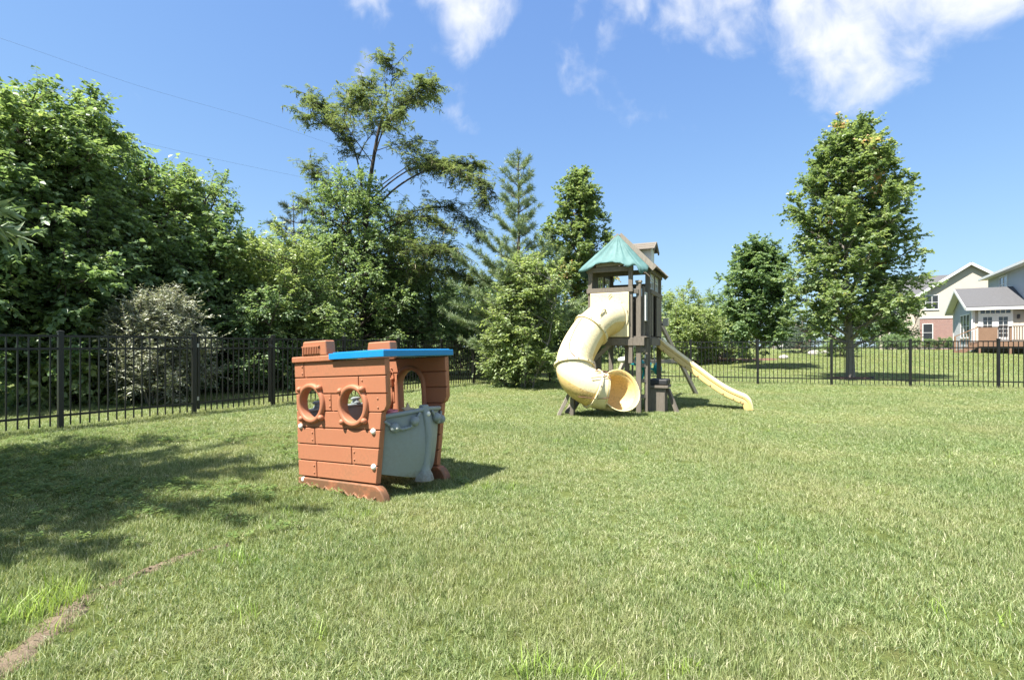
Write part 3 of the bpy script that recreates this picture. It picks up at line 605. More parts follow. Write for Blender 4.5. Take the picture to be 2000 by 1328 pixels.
def house_left():
    g = .82; O = Vector((46.2, 58, g)); e = empty('gabled_house', O, (0, 0, HA)); tag(e, 'beige clapboard house with a broad gable above a red brick ground floor', 'house')
    W = 8.7; BZ = 3.6; EZ = 6.3; RZ = 9.4
    MB().box(0, W, 0, .25, -.3, BZ).build('brick_wall', M['brick'], e)
    MB().prism([(0, BZ), (W, BZ), (W, EZ), (W/2, RZ), (0, EZ)], .02, .25).build('gable_wall', M['siding'], e)
    MB().box(-.02, W, -.05, 0.0, BZ-.06, BZ+.08).build('band_course', M['white'], e); MB().box(-.1, W+.1, -.06, .0, -.3, .35).build('plinth', M['concrete'], e)
    for x in (0, W-.25): MB().box(x, x+.25, .25, 9, -.3, EZ).build('side_wall', M['siding'], e)
    for sg in (-1, 1):
        x0 = W/2; x1 = W/2+sg*(W/2+.45); sl = (RZ-EZ)/(W/2); ze = RZ-sl*(W/2+.45)
        q = [(x0, -.35, RZ), (x1, -.35, ze), (x1, 9, ze), (x0, 9, RZ)]
        b = MB(); b.add([(x, y, z+.03) for x, y, z in q]+[(x, y, z+.15) for x, y, z in q], [(3,2,1,0),(4,5,6,7),(0,1,5,4),(1,2,6,5),(2,3,7,6),(3,0,4,7)]); r = b.build('roof', M['shingle'], e)
        MB().bar((x0, -.38, RZ), (x1, -.38, ze), .06, .26).build('bargeboard', M['white'], r)
    # wing set back to the left with its own slope
    wx0, wx1, wy = -3.4, 0, 3.2; MB().box(wx0, wx1, wy, wy+.25, -.3, EZ-.3).build('wing_wall', M['siding'], e); MB().box(wx0, wx0+.25, wy+.25, 9, -.3, EZ-.3).build('wing_wall', M['siding'], e)
    q = [(wx0-.3, wy-.4, EZ-.45), (5.0, wy-.4, EZ-.45), (5.0, wy+4.2, 9.0), (wx0+.6, wy+4.2, 9.0)]
    MB().add([(x, y, z) for x, y, z in q]+[(x, y, z+.12) for x, y, z in q], [(3,2,1,0),(4,5,6,7),(0,1,5,4),(1,2,6,5),(2,3,7,6),(3,0,4,7)]).build('roof', M['shingle'], e)
    MB().add([(wx0-.3, wy-.4, EZ-.45), (wx0+.6, wy+4.2, 9.0), (wx0-.3, wy+8.8, EZ-.45), (wx0-.3, wy-.4, EZ-.6), (wx0-.3, wy+8.8, EZ-.6)], [(0,1,2),(0,2,4,3)]).build('roof', M['shingle'], e)
    window(e, 'x', 0, 4.6, 6.1, .55, 1.6, .02, -1, 2, 2); window(e, 'x', 0, 1.0, 2.9, .3, 1.1, 0, -1, 1, 2); window(e, 'x', 0, .9, 2.9, -2.4, -1.2, wy, -1, 2, 2); window(e, 'x', 0, 4.3, 5.6, -2.3, -1.3, wy, -1, 2, 2)
    MB().box(3.6, 3.95, -.08, .0, 1.75, 2.05).build('vent_hood', M['white'], e)
    return e
house_left()
def house_far():
    O = at(1508, 677, 62); O.z = .55; e = empty('distant_house', O, (0, 0, HA)); tag(e, 'far white and brick house glimpsed between the two garden trees', 'house')
    MB().box(0, 2.2, 0, 6, -.3, 2.6).build('wall', M['siding'], e); MB().box(2.2, 4.0, .05, 6, -.3, 2.7).build('brick_wall', M['brick'], e)
    MB().prism([(-.4, 2.6), (4.3, 2.7), (4.3, 2.85), (2.2, 3.3), (-.4, 2.8)], -.3, 6.2).build('roof', M['shingle'], e)
    window(e, 'x', 0, 1.3, 2.3, .6, 1.6, 0, -1, 2, 2); window(e, 'x', 0, 1.2, 2.2, 2.7, 3.5, .05, -1, 2, 2)
    for i in range(5): MB().bar((.3+i*.35, -.05-.0, .9-.16*i), (.62+i*.35, -.05, .9-.16*i), .08, .9).build('stair_panel', M['white'], e)
house_far()
def yard_bits():
    # pergola with a rusty red top
    c = at(1369, 677, 33); gz = float(ground_z(c.x, c.y)); e = empty('garden_pergola', (c.x, c.y, gz), (0, 0, -.1)); tag(e, 'slim garden frame with a red-brown slatted top beyond the fence', 'pergola')
    for x in (-.8, .8):
        for y in (0, .9): MB().box(x-.04, x+.04, y-.04, y+.04, -.1, 1.52).build('post', M['wood_pale'], e)
    for y in (-.1, .2, .5, .8, 1.0): MB().box(-.95, .95, y-.05, y+.05, 1.52, 1.60).build('slat', M['deck'], e)
    for x in (-.8, 0, .8): MB().box(x-.04, x+.04, -.15, 1.1, 1.60, 1.68).build('rafter', M['deck'], e)
    # mulch beds
    for nm, px, Y, rx, ry in (('planting_bed', 1385, 34, 2.9, 1.4), ('planting_bed', 1475, 33, 1.6, .8), ('planting_bed', 1840, 56.0, 3.2, .8), ('planting_bed', 1661, 19.2, .9, .55)):
        p = at(px, 677, Y); n = 26; v = [(0, 0, .07)]+[(rx*math.cos(2*PI*i/n)*(1+.1*math.sin(i*2.3)), ry*math.sin(2*PI*i/n)*(1+.1*math.sin(i*1.7)), -.03) for i in range(n)]+[(.75*rx*math.cos(2*PI*i/n), .75*ry*math.sin(2*PI*i/n), .055+.015*math.sin(i*3.1)) for i in range(n)]
        v = [(a, b, c+float(ground_z(p.x+a, p.y+b))) for a, b, c in v]
        f = [(0, 1+n+i, 1+n+(i+1) % n) for i in range(n)]+[(1+n+i, 1+i, 1+(i+1) % n, 1+n+(i+1) % n) for i in range(n)]
        me = bpy.data.meshes.new(nm); me.from_pydata(v, [], f); me.materials.append(M['mulch']); o = link_mesh(nm, me); o.location = (p.x, p.y, 0.0); o['kind'] = 'structure'
    # low slate-grey retaining wall of stacked blocks
    c = at(1398, 677, 37); gz = float(ground_z(c.x, c.y)); e = empty('retaining_wall', (c.x, c.y, gz), (0, 0, -.05)); tag(e, 'low slate-grey block wall behind the mulch bed', 'wall')
    me = MB().box(-.24, .24, -.12, .12, 0, .2).mesh('block', M['shingle'])
    for r in range(3):
        for i in range(9): part('block', me, e, (-2.2+i*.49+.24*(r % 2), .015*r, -.04+.205*r))
    # garden rocks
    rs = random.Random(9)
    for px, Y, s, lab in ((1531, 33, .26, 'pale rounded garden rock left of the maple trunk, farther from the trunk'), (1590, 35, .34, 'largest pale garden rock left of the maple trunk'), (1612, 36, .22, 'small pale garden rock nearest the maple trunk, on its left'), (1702, 19.0, .10, 'small dark stone on the grass right of the maple trunk')):
        p = at(px, 677, Y); b = MB(); b.ball((0, 0, 0), s, (1.2, .9, .7), 10); b.v = [(x*(1+.15*math.sin(y*9+z*7)), y*(1+.12*math.sin(x*8)), z) for x, y, z in b.v]
        o = b.build('garden_rock', M['concrete'] if s > .15 else M['black'], None, smooth=True); o.location = (p.x, p.y, float(ground_z(p.x, p.y))+s*.3); tag(o, lab, 'rock', 'rocks in the neighbouring garden')
    # power lines
    for pts, lab in ((((-420, -60, 34), (0, 75, 38), (270, 168, 44), (520, 240, 50), (700, 300, 56)), 'upper power line crossing the sky above the left trees'), (((100, 235, 40), (340, 293, 44), (520, 332, 50), (720, 372, 56)), 'lower power line emerging from behind the left trees')):
        P_ = catmull([at(*p) for p in pts], 6); o = MB().tube(P_, .007, 5).build('power_line', M['wire'], None, smooth=True); tag(o, lab, 'cable')
yard_bits()
# ------------------------------------------------------------------ trees and shrubs
def unit(a): return a/np.maximum(1e-6, np.linalg.norm(a, axis=-1, keepdims=True))
LEAF = {   # template: points (across, along, lift) and triangles
    'diamond': (np.array([(0, 0, 0), (.5, .45, .10), (0, 1, -.12), (-.5, .45, .10)]), [(0, 1, 2), (0, 2, 3)]),
    'broad': (np.array([(0, 0, 0), (.42, .18, .10), (.46, .55, .08), (0, 1.0, -.15), (-.46, .55, .08), (-.42, .18, .10)]), [(0, 1, 2), (0, 2, 3), (0, 3, 4), (0, 4, 5)]),
    'lobed': (np.array([(0, 0, 0), (.55, .30, .06), (.22, .45, .03), (.45, .80, -.02), (0, 1.05, -.12), (-.45, .80, -.02), (-.22, .45, .03), (-.55, .30, .06)]), [(0, 1, 2), (2, 3, 4), (0, 2, 6), (2, 4, 6), (6, 4, 5), (0, 6, 7)]),
    'strip': (np.array([(0, 0, 0), (.5, .35, .02), (0, 1, -.08), (-.5, .35, .02)]), [(0, 1, 2), (0, 2, 3)])}
def place_leaves(rs, pos, dirs, length, width, tmpl, upbias=0.9, tint=None, roll=1.0):
    """leaf blades at pos pointing along dirs"""
    n = len(pos); d = unit(dirs); nr = unit(np.stack([rs.randn(n)*roll*.5, rs.randn(n)*roll*.5, np.full(n, upbias)+rs.randn(n)*.3], 1))
    s = unit(np.cross(d, nr)); nr = np.cross(s, d)
    T, F = LEAF[tmpl]; F = np.array(F); L = length*(0.65+0.6*rs.rand(n)); W = L*width
    v = pos[:, None, :] + s[:, None, :]*(T[None, :, 0:1]*W[:, None, None]) + d[:, None, :]*(T[None, :, 1:2]*L[:, None, None]) + nr[:, None, :]*(T[None, :, 2:3]*L[:, None, None])
    k = len(T); f = (np.arange(n)[:, None, None]*k + F[None]).reshape(-1, 3)
    ti = rs.rand(n) if tint is None else tint
    return v.reshape(-1, 3), f, np.repeat(ti, len(F))
def merge(parts):
    V, F, T = [], [], []; b = 0
    for v, f, t in parts: V.append(v); F.append(f+b); T.append(t); b += len(v)
    return np.concatenate(V), np.concatenate(F), np.concatenate(T)
class Wood:                                       # collects tapered limbs
    def __init__(s): s.v = []; s.f = []; s.n = 0
    def limb(s, pts, r0, r1, n=6):
        pts = np.asarray(pts, float); k = len(pts); d = np.gradient(pts, axis=0); d = unit(d)
        ref = np.array([0, 0, 1.]) if abs(d[0, 2]) < .8 else np.array([1., 0, 0]); a = unit(np.cross(d, ref)); b = np.cross(d, a)
        th = np.arange(n)*2*PI/n; r = r0+(r1-r0)*(np.arange(k)/(k-1))**.8
        v = pts[:, None]+(a[:, None]*np.cos(th)[None, :, None]+b[:, None]*np.sin(th)[None, :, None])*r[:, None, None]
        i = (np.arange(k-1)[:, None]*n+np.arange(n)[None]).ravel(); j = (np.arange(k-1)[:, None]*n+(np.arange(n)[None]+1) % n).ravel()
        t = np.concatenate([np.stack([i, j, j+n], 1), np.stack([i, j+n, i+n], 1)])
        s.v.append(v.reshape(-1, 3)); s.f.append(t+s.n); s.n += k*n
    def mesh(s, nm, mat):
        me = tri_mesh(nm, np.concatenate(s.v), np.concatenate(s.f), None, mat); me.polygons.foreach_set('use_smooth', [True]*len(me.polygons)); return me
def bent(rs, a, b, n=7, wob=.06, lift=0.0):
    a = np.asarray(a, float); b = np.asarray(b, float); t = np.linspace(0, 1, n)[:, None]; L = np.linalg.norm(b-a)
    w = np.cumsum(rs.randn(n, 3)*wob*L/n**.5, 0)*np.sin(PI*t)*.6
    p = a+(b-a)*t+w; p[:, 2] += lift*L*np.sin(PI*t[:, 0]); return p
PROF = {'oval': [.45, .85, 1, .95, .75, .45, .12], 'egg': [.62, .95, 1, .85, .66, .42, .10], 'round': [.6, .9, 1, 1, .9, .7, .3], 'column': [.7, .95, 1, .95, .85, .65, .2], 'shrub': [.85, 1, 1, .95, .85, .65, .3], 'spread': [.3, .6, .9, 1, 1, .85, .4]}
def grow(rs, H, zb, R, prof, limbs, subs, twigs, Lt, up=.35, trunk_r=.12, lean=(0, 0), stems=1, squash=1.0, sub_len=.42, wood=None, gap=0.0, shoots=None):
    """skeleton of a broadleaf: returns the wood and the twigs (base, direction, length)"""
    Wd = wood or Wood(); B = []; D = []; Ls = []
    pr = lambda t: np.interp(t, np.linspace(0, 1, len(PROF[prof])), PROF[prof])
    tops = []
    for s in range(stems):
        off = np.array([0., 0, 0]) if stems == 1 else np.array([rs.randn()*.12*R, rs.randn()*.12*R, 0])
        top = np.array([lean[0], lean[1], H*(.96 if stems == 1 else .7+.26*rs.rand())]) + (off*4 if stems > 1 else 0)
        base = off*1.0+np.array([0, 0, -.12])
        p = bent(rs, base, top, 9, .05); Wd.limb(p, trunk_r*(1 if stems == 1 else .6), .012, 8); tops.append(p)
    hi = 0
    for i in range(limbs):
        f = (i+.5)/limbs; tr = tops[i % stems]; zt_ = tr[-1, 2]
        za = zb*.75+(zt_*.95-zb*.75)*f; q = np.array([np.interp(za, tr[:, 2], tr[:, c]) for c in range(3)])
        az = i*2.39996+rs.randn()*.25; zt = min(H*.99, za+(H-za)*(.25+.3*rs.rand())*up*1.6*(.25+.75*f)+.1)
        rr = R*pr(np.clip((zt-zb)/(H-zb), 0, 1))*(.72+.38*rs.rand())
        e = np.array([math.cos(az)*rr+lean[0]*zt/H, math.sin(az)*rr*squash+lean[1]*zt/H, zt-(.12*R*(1-f) if up < .3 else 0)])
        p = bent(rs, q, e, 8, .07, .05); L = np.linalg.norm(e-q); Wd.limb(p, trunk_r*(.42-.24*f)+.008, .006, 5)
        dl = unit(e-q)
        ns = max(4, int(subs*(.45+.75*L/R)))
        for k in range(ns):
            t = .16+.84*(k+rs.rand())/ns; b0 = np.array([np.interp(t*7, range(8), p[:, c]) for c in range(3)])
            rnd = unit(rs.randn(3)); ds = unit(dl*.55+rnd*.75+np.array([0, 0, .3*up+.05])); l = (sub_len*R)*(1.05-.55*t)*(.6+.7*rs.rand())
            if t > .95: ds = unit(dl+rnd*.3); 
            e2 = b0+ds*l; sp = bent(rs, b0, e2, 4, .08, .04); Wd.limb(sp, .006+.012*R/2.5, .003, 3)
            if rs.rand() < gap: continue
            tt = .2+.8*rs.rand(twigs); tt[0] = 1.0
            bb = np.stack([np.interp(tt*3, range(4), sp[:, c]) for c in range(3)], 1); rn = unit(rs.randn(twigs, 3))
            dd = unit(ds[None]*.6+rn*.75+np.array([0, 0, .22*up])[None]); B.append(bb); D.append(dd); Ls.append(Lt*(.55+.8*rs.rand(twigs)))
    for i in range(shoots if shoots is not None else int(limbs*.8)):     # long leafy shoots that break the outline
        j = rs.randint(len(B)); b0 = B[j][rs.randint(len(B[j]))]
        if b0[2] < zb+.25*(H-zb): continue
        out = unit(np.array([b0[0], b0[1], 0])+1e-3)*.55; ds = unit(out+np.array([0, 0, .75+.5*up])+rs.randn(3)*.3); l = R*(.14+.2*rs.rand())
        sp = bent(rs, b0, b0+ds*l, 5, .06); Wd.limb(sp, .008, .003, 3); m = max(4, twigs); tt = .15+.85*np.arange(1, m+1)/m
        bb = np.stack([np.interp(tt*4, range(5), sp[:, c]) for c in range(3)], 1); B.append(bb); D.append(unit(ds[None]*.7+unit(rs.randn(m, 3))*.8)); Ls.append(Lt*(.35+.4*rs.rand(m)))
    for tr in tops:                                # leader
        m = twigs*4; z = rs.rand(m)**.5; b = np.stack([np.interp(z*8, range(9), tr[:, c]) for c in range(3)], 1); ok = b[:, 2] > zb+.55*(H-zb)
        b = b[ok]; dd = unit(rs.randn(len(b), 3)*.6+np.array([0, 0, .8])); B.append(b); D.append(dd); Ls.append(Lt*(.6+.6*rs.rand(len(b))))
    return Wd, np.concatenate(B), np.concatenate(D), np.concatenate(Ls)
def leafy(rs, B, D, Ls, per, length, width, tmpl, droop=.25, fan=.9, upbias=.9, tint_c=None):
    n = len(B); t = (np.arange(per)+.5)/per; t = t[None]*np.ones((n, 1))+rs.randn(n, per)*.06
    p = B[:, None]+D[:, None]*(Ls[:, None]*t)[:, :, None]; p[:, :, 2] -= (droop*.5)*Ls[:, None]*t*t
    side = unit(np.cross(D, np.array([0, 0, 1.])+1e-3)); sg = np.where(np.arange(per) % 2 == 0, 1., -1.)
    d = D[:, None]*.6+side[:, None]*(sg*fan)[None, :, None]+rs.randn(n, per, 3)*.32; d[:, :, 2] -= droop
    tc = np.repeat((tint_c if tint_c is not None else rs.rand(n))[:, None], per, 1); ti = np.clip(.55*tc+.45*rs.rand(n, per), 0, 1)
    return place_leaves(rs, p.reshape(-1, 3), d.reshape(-1, 3), length, width, tmpl, upbias, ti.ravel())
def twig_wood(B, D, Ls, Wd, r=.004):
    n = len(B); a = unit(np.cross(D, np.array([.3, .2, 1.]))); b = np.cross(D, a)
    v = np.stack([B+a*r, B-a*r*.5+b*r*.87, B-a*r*.5-b*r*.87, B+D*Ls[:, None]], 1).reshape(-1, 3); i = np.arange(n)[:, None]*4
    f = np.concatenate([i+np.array([[0, 1, 3]]), i+np.array([[1, 2, 3]]), i+np.array([[2, 0, 3]])]); Wd.v.append(v); Wd.f.append(f+Wd.n); Wd.n += n*4
TRI = [0]
def finish(name, label, cat, loc, Wd, leaves, bark, lmat, group=None, stem='trunk', crown='crown', extra=None):
    e = empty(name, loc); tag(e, label, cat, group)
    link_mesh(stem, Wd.mesh(stem, bark), e)
    v, f, t = leaves; o = link_mesh(crown, tri_mesh(crown, v, f, t, lmat), e); o['kind'] = 'stuff'
    TRI[0] += len(f)+sum(len(x) for x in Wd.f)
    if extra:
        (v, f, t), m_, nm = extra; o = link_mesh(nm, tri_mesh(nm, v, f, t, m_), e); o['kind'] = 'stuff'; TRI[0] += len(f)
    return e
def broadleaf(seed, name, label, loc, H, zb, R, prof='oval', limbs=34, subs=8, twigs=6, Lt=.4, per=12, leaf=.09, width=.62, tmpl='diamond', mat='lf_mid', bark='bark', up=.35, droop=.25, cat='tree', group=None, **kw):
    rs = np.random.RandomState(seed); Wd, B, D, Ls = grow(rs, H, zb, R, prof, limbs, subs, twigs, Lt, up, **kw)
    twig_wood(B, D, Ls, Wd)
    tc = None
    if mat == 'lf_maple':                          # a few branches have begun to turn
        k = rs.rand(len(B))*.8; tips = B[rs.randint(0, len(B), 9)]
        for c in tips: k = np.where(np.linalg.norm(B-c, axis=1) < .42, .92+.08*rs.rand(len(B)), k)
        tc = k*1.15
    lv = leafy(rs, B, D, Ls, per, leaf, width, tmpl, droop, tint_c=tc)
    z = loc[2] if len(loc) > 2 else float(ground_z(loc[0], loc[1]))
    return finish(name, label, cat, (loc[0], loc[1], z), Wd, lv, M[bark], M[mat], group, 'trunk' if cat == 'tree' else 'stem', 'crown' if cat == 'tree' else 'foliage')
def conifer(seed, name, label, loc, H, R, whorls, per_whorl, mat='lf_pine', zb=.3, needle=.10, tuft=15, sparse=0.0, rise=.35, prof=(1, .95, .8, .6, .4, .15), group=None, nw=.075, twd=.16, reach=()):
    rs = np.random.RandomState(seed); Wd = Wood(); tr = bent(rs, (0, 0, -.12), (0, 0, H), 12, .015); Wd.limb(tr, .012*H+.02, .012, 8)
    P, Dn = [], []
    for w in range(whorls):
        f = (w+.3*rs.rand())/whorls; z = zb+(H*.97-zb)*f**.95; L = R*np.interp(f, np.linspace(0, 1, len(prof)), prof)
        for k in range(per_whorl):
            az = 2*PI*k/per_whorl+w*1.1+rs.randn()*.2; l = L*(.65+.5*rs.rand())
            if l < .12: l = .12
            rz = rise*(.4+1.0*f)
            if w == whorls//3 and k < len(reach): l = 3.3
            q = np.array([np.interp(z, tr[:, 2], tr[:, c]) for c in range(3)]); e = q+np.array([math.cos(az), math.sin(az), rz+.1*rs.randn()])*l
            if w == whorls//3 and k < len(reach): e = np.array(reach[k])
            p = bent(rs, q, e, 6, .05, -.05); Wd.limb(p, .008+.012*l, .004, 4); d0 = unit(e-q)
            m = max(3, int(l/twd)); tt = .25+.75*(np.arange(m)+rs.rand(m))/m
            for t in tt:
                if rs.rand() < sparse: continue
                b = np.array([np.interp(t*5, range(6), p[:, c]) for c in range(3)])
                sd = unit(np.cross(d0, [0, 0, 1.]))*(1 if rs.rand() < .5 else -1); dd = unit(d0*.75+sd*(.75*rs.rand()+.1)+np.array([0, 0, .25*rs.rand()+.1*rise])); lt = (.12+.30*l*(1.1-t))*(.6+.6*rs.rand())
                e2 = b+dd*lt; Wd.limb(np.stack([b, (b+e2)/2, e2]), .005, .003, 3)
                n = max(2, int(lt/.05)); s = np.linspace(.15, 1, n)[:, None]; P.append(b+(e2-b)*s); Dn.append(np.repeat(dd[None], n, 0))
            P.append(e[None]); Dn.append(d0[None])
    P = np.concatenate(P); Dn = np.concatenate(Dn); n = len(P)
    pos = np.repeat(P, tuft, 0); d = np.repeat(Dn, tuft, 0)*.75+unit(rs.randn(n*tuft, 3))*.75; ti = np.clip(np.repeat(rs.rand(n), tuft)*.5+rs.rand(n*tuft)*.5, 0, 1)
    lv = place_leaves(rs, pos, d, needle, nw, 'strip', .4, ti)
    z0 = float(ground_z(loc[0], loc[1])) if len(loc) < 3 else loc[2]
    return finish(name, label, 'tree', (loc[0], loc[1], z0), Wd, lv, M['bark'], M[mat], group)
def pxy(px, Y): return ((px-1000)/1000*Y, Y)

def locust():
    rs = np.random.RandomState(77); Y = 19.0; O = at(705, 677, Y); Wd = Wood(); P = []; D = []
    def q(px, py, dy=0): p = at(px, py+max(0, 320-py)*.15, Y); return np.array([p.x-O.x, dy, p.z])
    tr = [q(705, 745), q(708, 600), q(712, 480, .2), q(715, 400, .1), q(728, 320, 0), q(742, 240, -.1), q(755, 185), q(752, 130)]
    def smooth(pts, n=5): return np.array([tuple(v) for v in catmull([tuple(p) for p in pts], n)])
    T = smooth(tr); Wd.limb(T, .17, .012, 8)
    limbs = [([q(713, 470), q(700, 350, .3), q(688, 285, .3), q(668, 245, .2), q(640, 205, 0), q(607, 168, -.2)], .075), ([q(695, 300, .3), q(705, 262, .5), q(720, 215, .8), q(700, 170, .6), q(672, 165, .4)], .04), ([q(685, 280, .2), q(650, 250, -.4), q(625, 230, -.6), q(605, 228, -.8)], .03),
             ([q(728, 320), q(752, 260, -.4), q(790, 205, -.6), q(830, 180, -.8), q(850, 165, -.9)], .05), ([q(742, 240), q(775, 180, .5), q(810, 150, .7), q(842, 130, .8)], .04), ([q(740, 240), q(722, 180, .5), q(700, 130, .6), q(712, 112, .6)], .03), ([q(750, 200), q(772, 130, -.4), q(762, 92, -.5)], .02),
             ([q(714, 400), q(760, 345, .5), q(800, 310, .9), q(850, 290, 1.1), q(905, 296, 1.2), q(930, 298, 1.2)], .07), ([q(712, 430), q(780, 375, -.5), q(850, 345, -.8), q(910, 352, -1.0), q(945, 380, -1.2), q(955, 420, -1.2)], .075), ([q(712, 455), q(790, 415, .3), q(860, 395, .6), q(910, 420, .8), q(935, 455, .9)], .06), ([q(712, 470), q(780, 450, -.8), q(840, 440, -1.3), q(885, 470, -1.5)], .05),
             ([q(735, 290), q(770, 255, .8), q(800, 250, 1.2)], .03), ([q(735, 290), q(760, 270, -1), q(775, 265, -1.6), q(800, 260, -1.9)], .03), ([q(728, 320), q(690, 250, -1.0), q(720, 230, -1.7), q(735, 225, -2.0)], .03), ([q(712, 440), q(660, 400, .6), q(625, 370, .9), q(600, 330, 1.0), q(585, 300, 1.0)], .05), ([q(711, 480), q(650, 440, -.6), q(610, 400, -1.0)], .04),
             ([q(712, 500), q(780, 500, -1.0), q(850, 505, -1.8), q(905, 520, -2.1)], .05), ([q(712, 520), q(790, 530, -.5), q(880, 540, -1.2), q(935, 560, -1.4)], .05), ([q(711, 540), q(800, 480, .9), q(870, 470, 1.3)], .04), ([q(720, 380), q(820, 320, -.3), q(880, 330, -.5)], .04)]
    for pts, r in limbs:
        p = smooth(pts, 6); Wd.limb(p, r*.6, .006, 6); L = np.sum(np.linalg.norm(np.diff(p, axis=0), axis=1)); m = int(L/(.075 if r > .045 else .10))
        for k in range(m):
            t = .33+.67*(k+rs.rand())/m; i = t*(len(p)-1); b = np.array([np.interp(i, range(len(p)), p[:, c]) for c in range(3)]); j = min(len(p)-2, int(i)); dl = unit(p[j+1]-p[j])
            sd = rs.randn(3); sd[2] *= .35; ds = unit(dl*.5+unit(sd)*.9); l = (.45+1.0*rs.rand()**1.4)*(1.15-.6*t); e = b+ds*l; sp = bent(rs, b, e, 5, .06, .06); Wd.limb(sp, .012, .004, 3)
            n = 5; tt = np.linspace(.2, 1, n); bb = np.stack([np.interp(tt*4, range(5), sp[:, c]) for c in range(3)], 1); P.append(bb); dd = unit(ds[None]*.5+rs.randn(n, 3)*np.array([.7, .7, .35])); D.append(dd)
    P = np.concatenate(P); D = np.concatenate(D); n = len(P)
    P = np.repeat(P, 2, 0); D = unit(np.repeat(D, 2, 0)+rs.randn(2*n, 3)*.45); n *= 2
    # feathery compound leaves: a rachis with pairs of leaflets
    lp = []; ld = []; side = unit(np.cross(D, np.array([0, 0, 1.])+1e-3)); L = .16+.10*rs.rand(n); tc = rs.rand(n); tt = []
    for k in range(4):
        t = (k+.7)/4; base = P+D*(L*t)[:, None]; base[:, 2] -= .35*L*t*t
        for sg in (-1, 1): lp.append(base); ld.append(side*sg+D*.35+np.array([0, 0, -.15])); tt.append(tc*.6+.4*rs.rand(n))
    leaves = place_leaves(rs, np.concatenate(lp), np.concatenate(ld), .10, .42, 'strip', 1.2, np.concatenate(tt), .5)
    k = rs.rand(n) < .16; pp = P[k]; m = len(pp); d = np.stack([rs.randn(m)*.12, rs.randn(m)*.12, -np.ones(m)], 1); pods = place_leaves(rs, pp, d, .26, .13, 'strip', .1)
    finish('locust_tree', 'tall sparse honey locust with hanging pods, highest against the sky', 'tree', (O.x, Y, 0), Wd, leaves, M['bark_dark'], M['lf_locust'], None, extra=(pods, M['lf_pod'], 'seed_pods'))
locust()

# the garden trees
broadleaf(11, 'maple_tree', 'large young maple with pale trunk and some turning leaves beyond the back fence', pxy(1661, 19.2), 9.55, 1.45, 2.5, 'egg', 62, 10, 8, .42, 13, .115, .95, 'diamond', 'lf_maple', 'bark_pale', .62, .2, trunk_r=.17, sub_len=.36, lean=(.05, 0), gap=.12)
broadleaf(12, 'garden_tree', 'smaller dark round tree just left of the large maple', pxy(1480, 27), 6.8, 1.3, 1.7, 'column', 42, 9, 8, .38, 13, .13, .85, 'diamond', 'lf_dark', 'bark', .5, .25, trunk_r=.10)
broadleaf(13, 'upright_tree', 'dark upright tree behind the play tower canopy', pxy(1128, 22), 8.7, .6, 1.75, 'egg', 48, 9, 8, .34, 12, .11, .85, 'diamond', 'lf_maple', 'bark', .75, .2, trunk_r=.10)
conifer(14, 'white_pine', 'feathery white pine with a thin leader, rising above the back fence corner', pxy(1012, 16.2), 7.35, 1.85, 14, 6, 'lf_pine', .7, .17, 18, .0, .75, (1.15, 1.2, .95, .45, .30, .26, .16), None, .072, .13)
broadleaf(15, 'sapling_bush', 'bright green leafy sapling bush at the foot of the white pine', pxy(1022, 15.0), 3.9, .05, 1.1, 'oval', 42, 7, 6, .38, 11, .10, .55, 'diamond', 'lf_light', 'bark_pale', .6, .35, cat='bush', stems=4, trunk_r=.04)
broadleaf(16, 'sapling_bush', 'small bright green bush hugging the fence left of the pine bush', pxy(985, 15.3), 1.75, .03, .62, 'shrub', 18, 6, 6, .34, 10, .09, .55, 'diamond', 'lf_light', 'bark_pale', .5, .35, cat='bush', stems=3, trunk_r=.03)
broadleaf(17, 'sapling_bush', 'dark leafy shrub between the pine bush and the tube slide', pxy(1080, 17.2), 2.7, .05, .85, 'shrub', 24, 7, 6, .34, 11, .085, .6, 'diamond', 'lf_mid', 'bark', .5, .3, cat='bush', stems=3, trunk_r=.03)
# the wood behind the left fence
G = 'trees of the wood behind the left fence'
def wl_(k, back):           # a spot behind the fence seen along photo column ratio k, back metres inside the wood
    Y = (15.68+1.1646*back)/(.597-k); return (k*Y, Y)
broadleaf(21, 'mulberry_tree', 'biggest broad leafy tree at the far left, its top reaching the upper wire', wl_(-.925, 1.5), 6.8, .9, 2.2, 'round', 56, 10, 9, .46, 14, .105, .66, 'diamond', 'lf_mid', 'bark', .55, .4, trunk_r=.18)
broadleaf(22, 'mulberry_tree', 'leafy tree filling the left edge behind the fence', wl_(-1.10, 1.4), 6.6, .6, 2.3, 'round', 34, 8, 7, .5, 12, .115, .7, 'diamond', 'lf_mid', 'bark', .5, .4, trunk_r=.15, group=G)
broadleaf(23, 'thicket_tree', 'low dark large-leaved thicket at the far left behind the fence', wl_(-.95, .5), 4.5, .1, 1.9, 'shrub', 40, 8, 7, .45, 12, .12, .8, 'diamond', 'lf_dark', 'bark_dark', .4, .5, stems=3, trunk_r=.06, group=G)
broadleaf(24, 'mulberry_tree', 'shorter tree right of the biggest left tree, dipping toward the locust', wl_(-.72, 1.4), 5.7, .6, 1.9, 'round', 36, 8, 7, .46, 12, .12, .62, 'diamond', 'lf_mid', 'bark', .6, .35, trunk_r=.13, group=G)
broadleaf(25, 'thicket_tree', 'open twiggy small tree on the skyline between the mulberry and the locust', wl_(-.60, 1.6), 6.0, .7, 1.7, 'oval', 30, 7, 6, .42, 11, .10, .6, 'diamond', 'lf_mid', 'bark', .8, .3, trunk_r=.10, gap=.15, group=G)
broadleaf(26, 'thicket_tree', 'dark understory tree right behind the silvery shrub', wl_(-.66, .8), 4.4, .1, 1.9, 'shrub', 36, 8, 7, .42, 11, .125, .7, 'diamond', 'lf_dark', 'bark_dark', .4, .35, stems=3, trunk_r=.06, group=G)
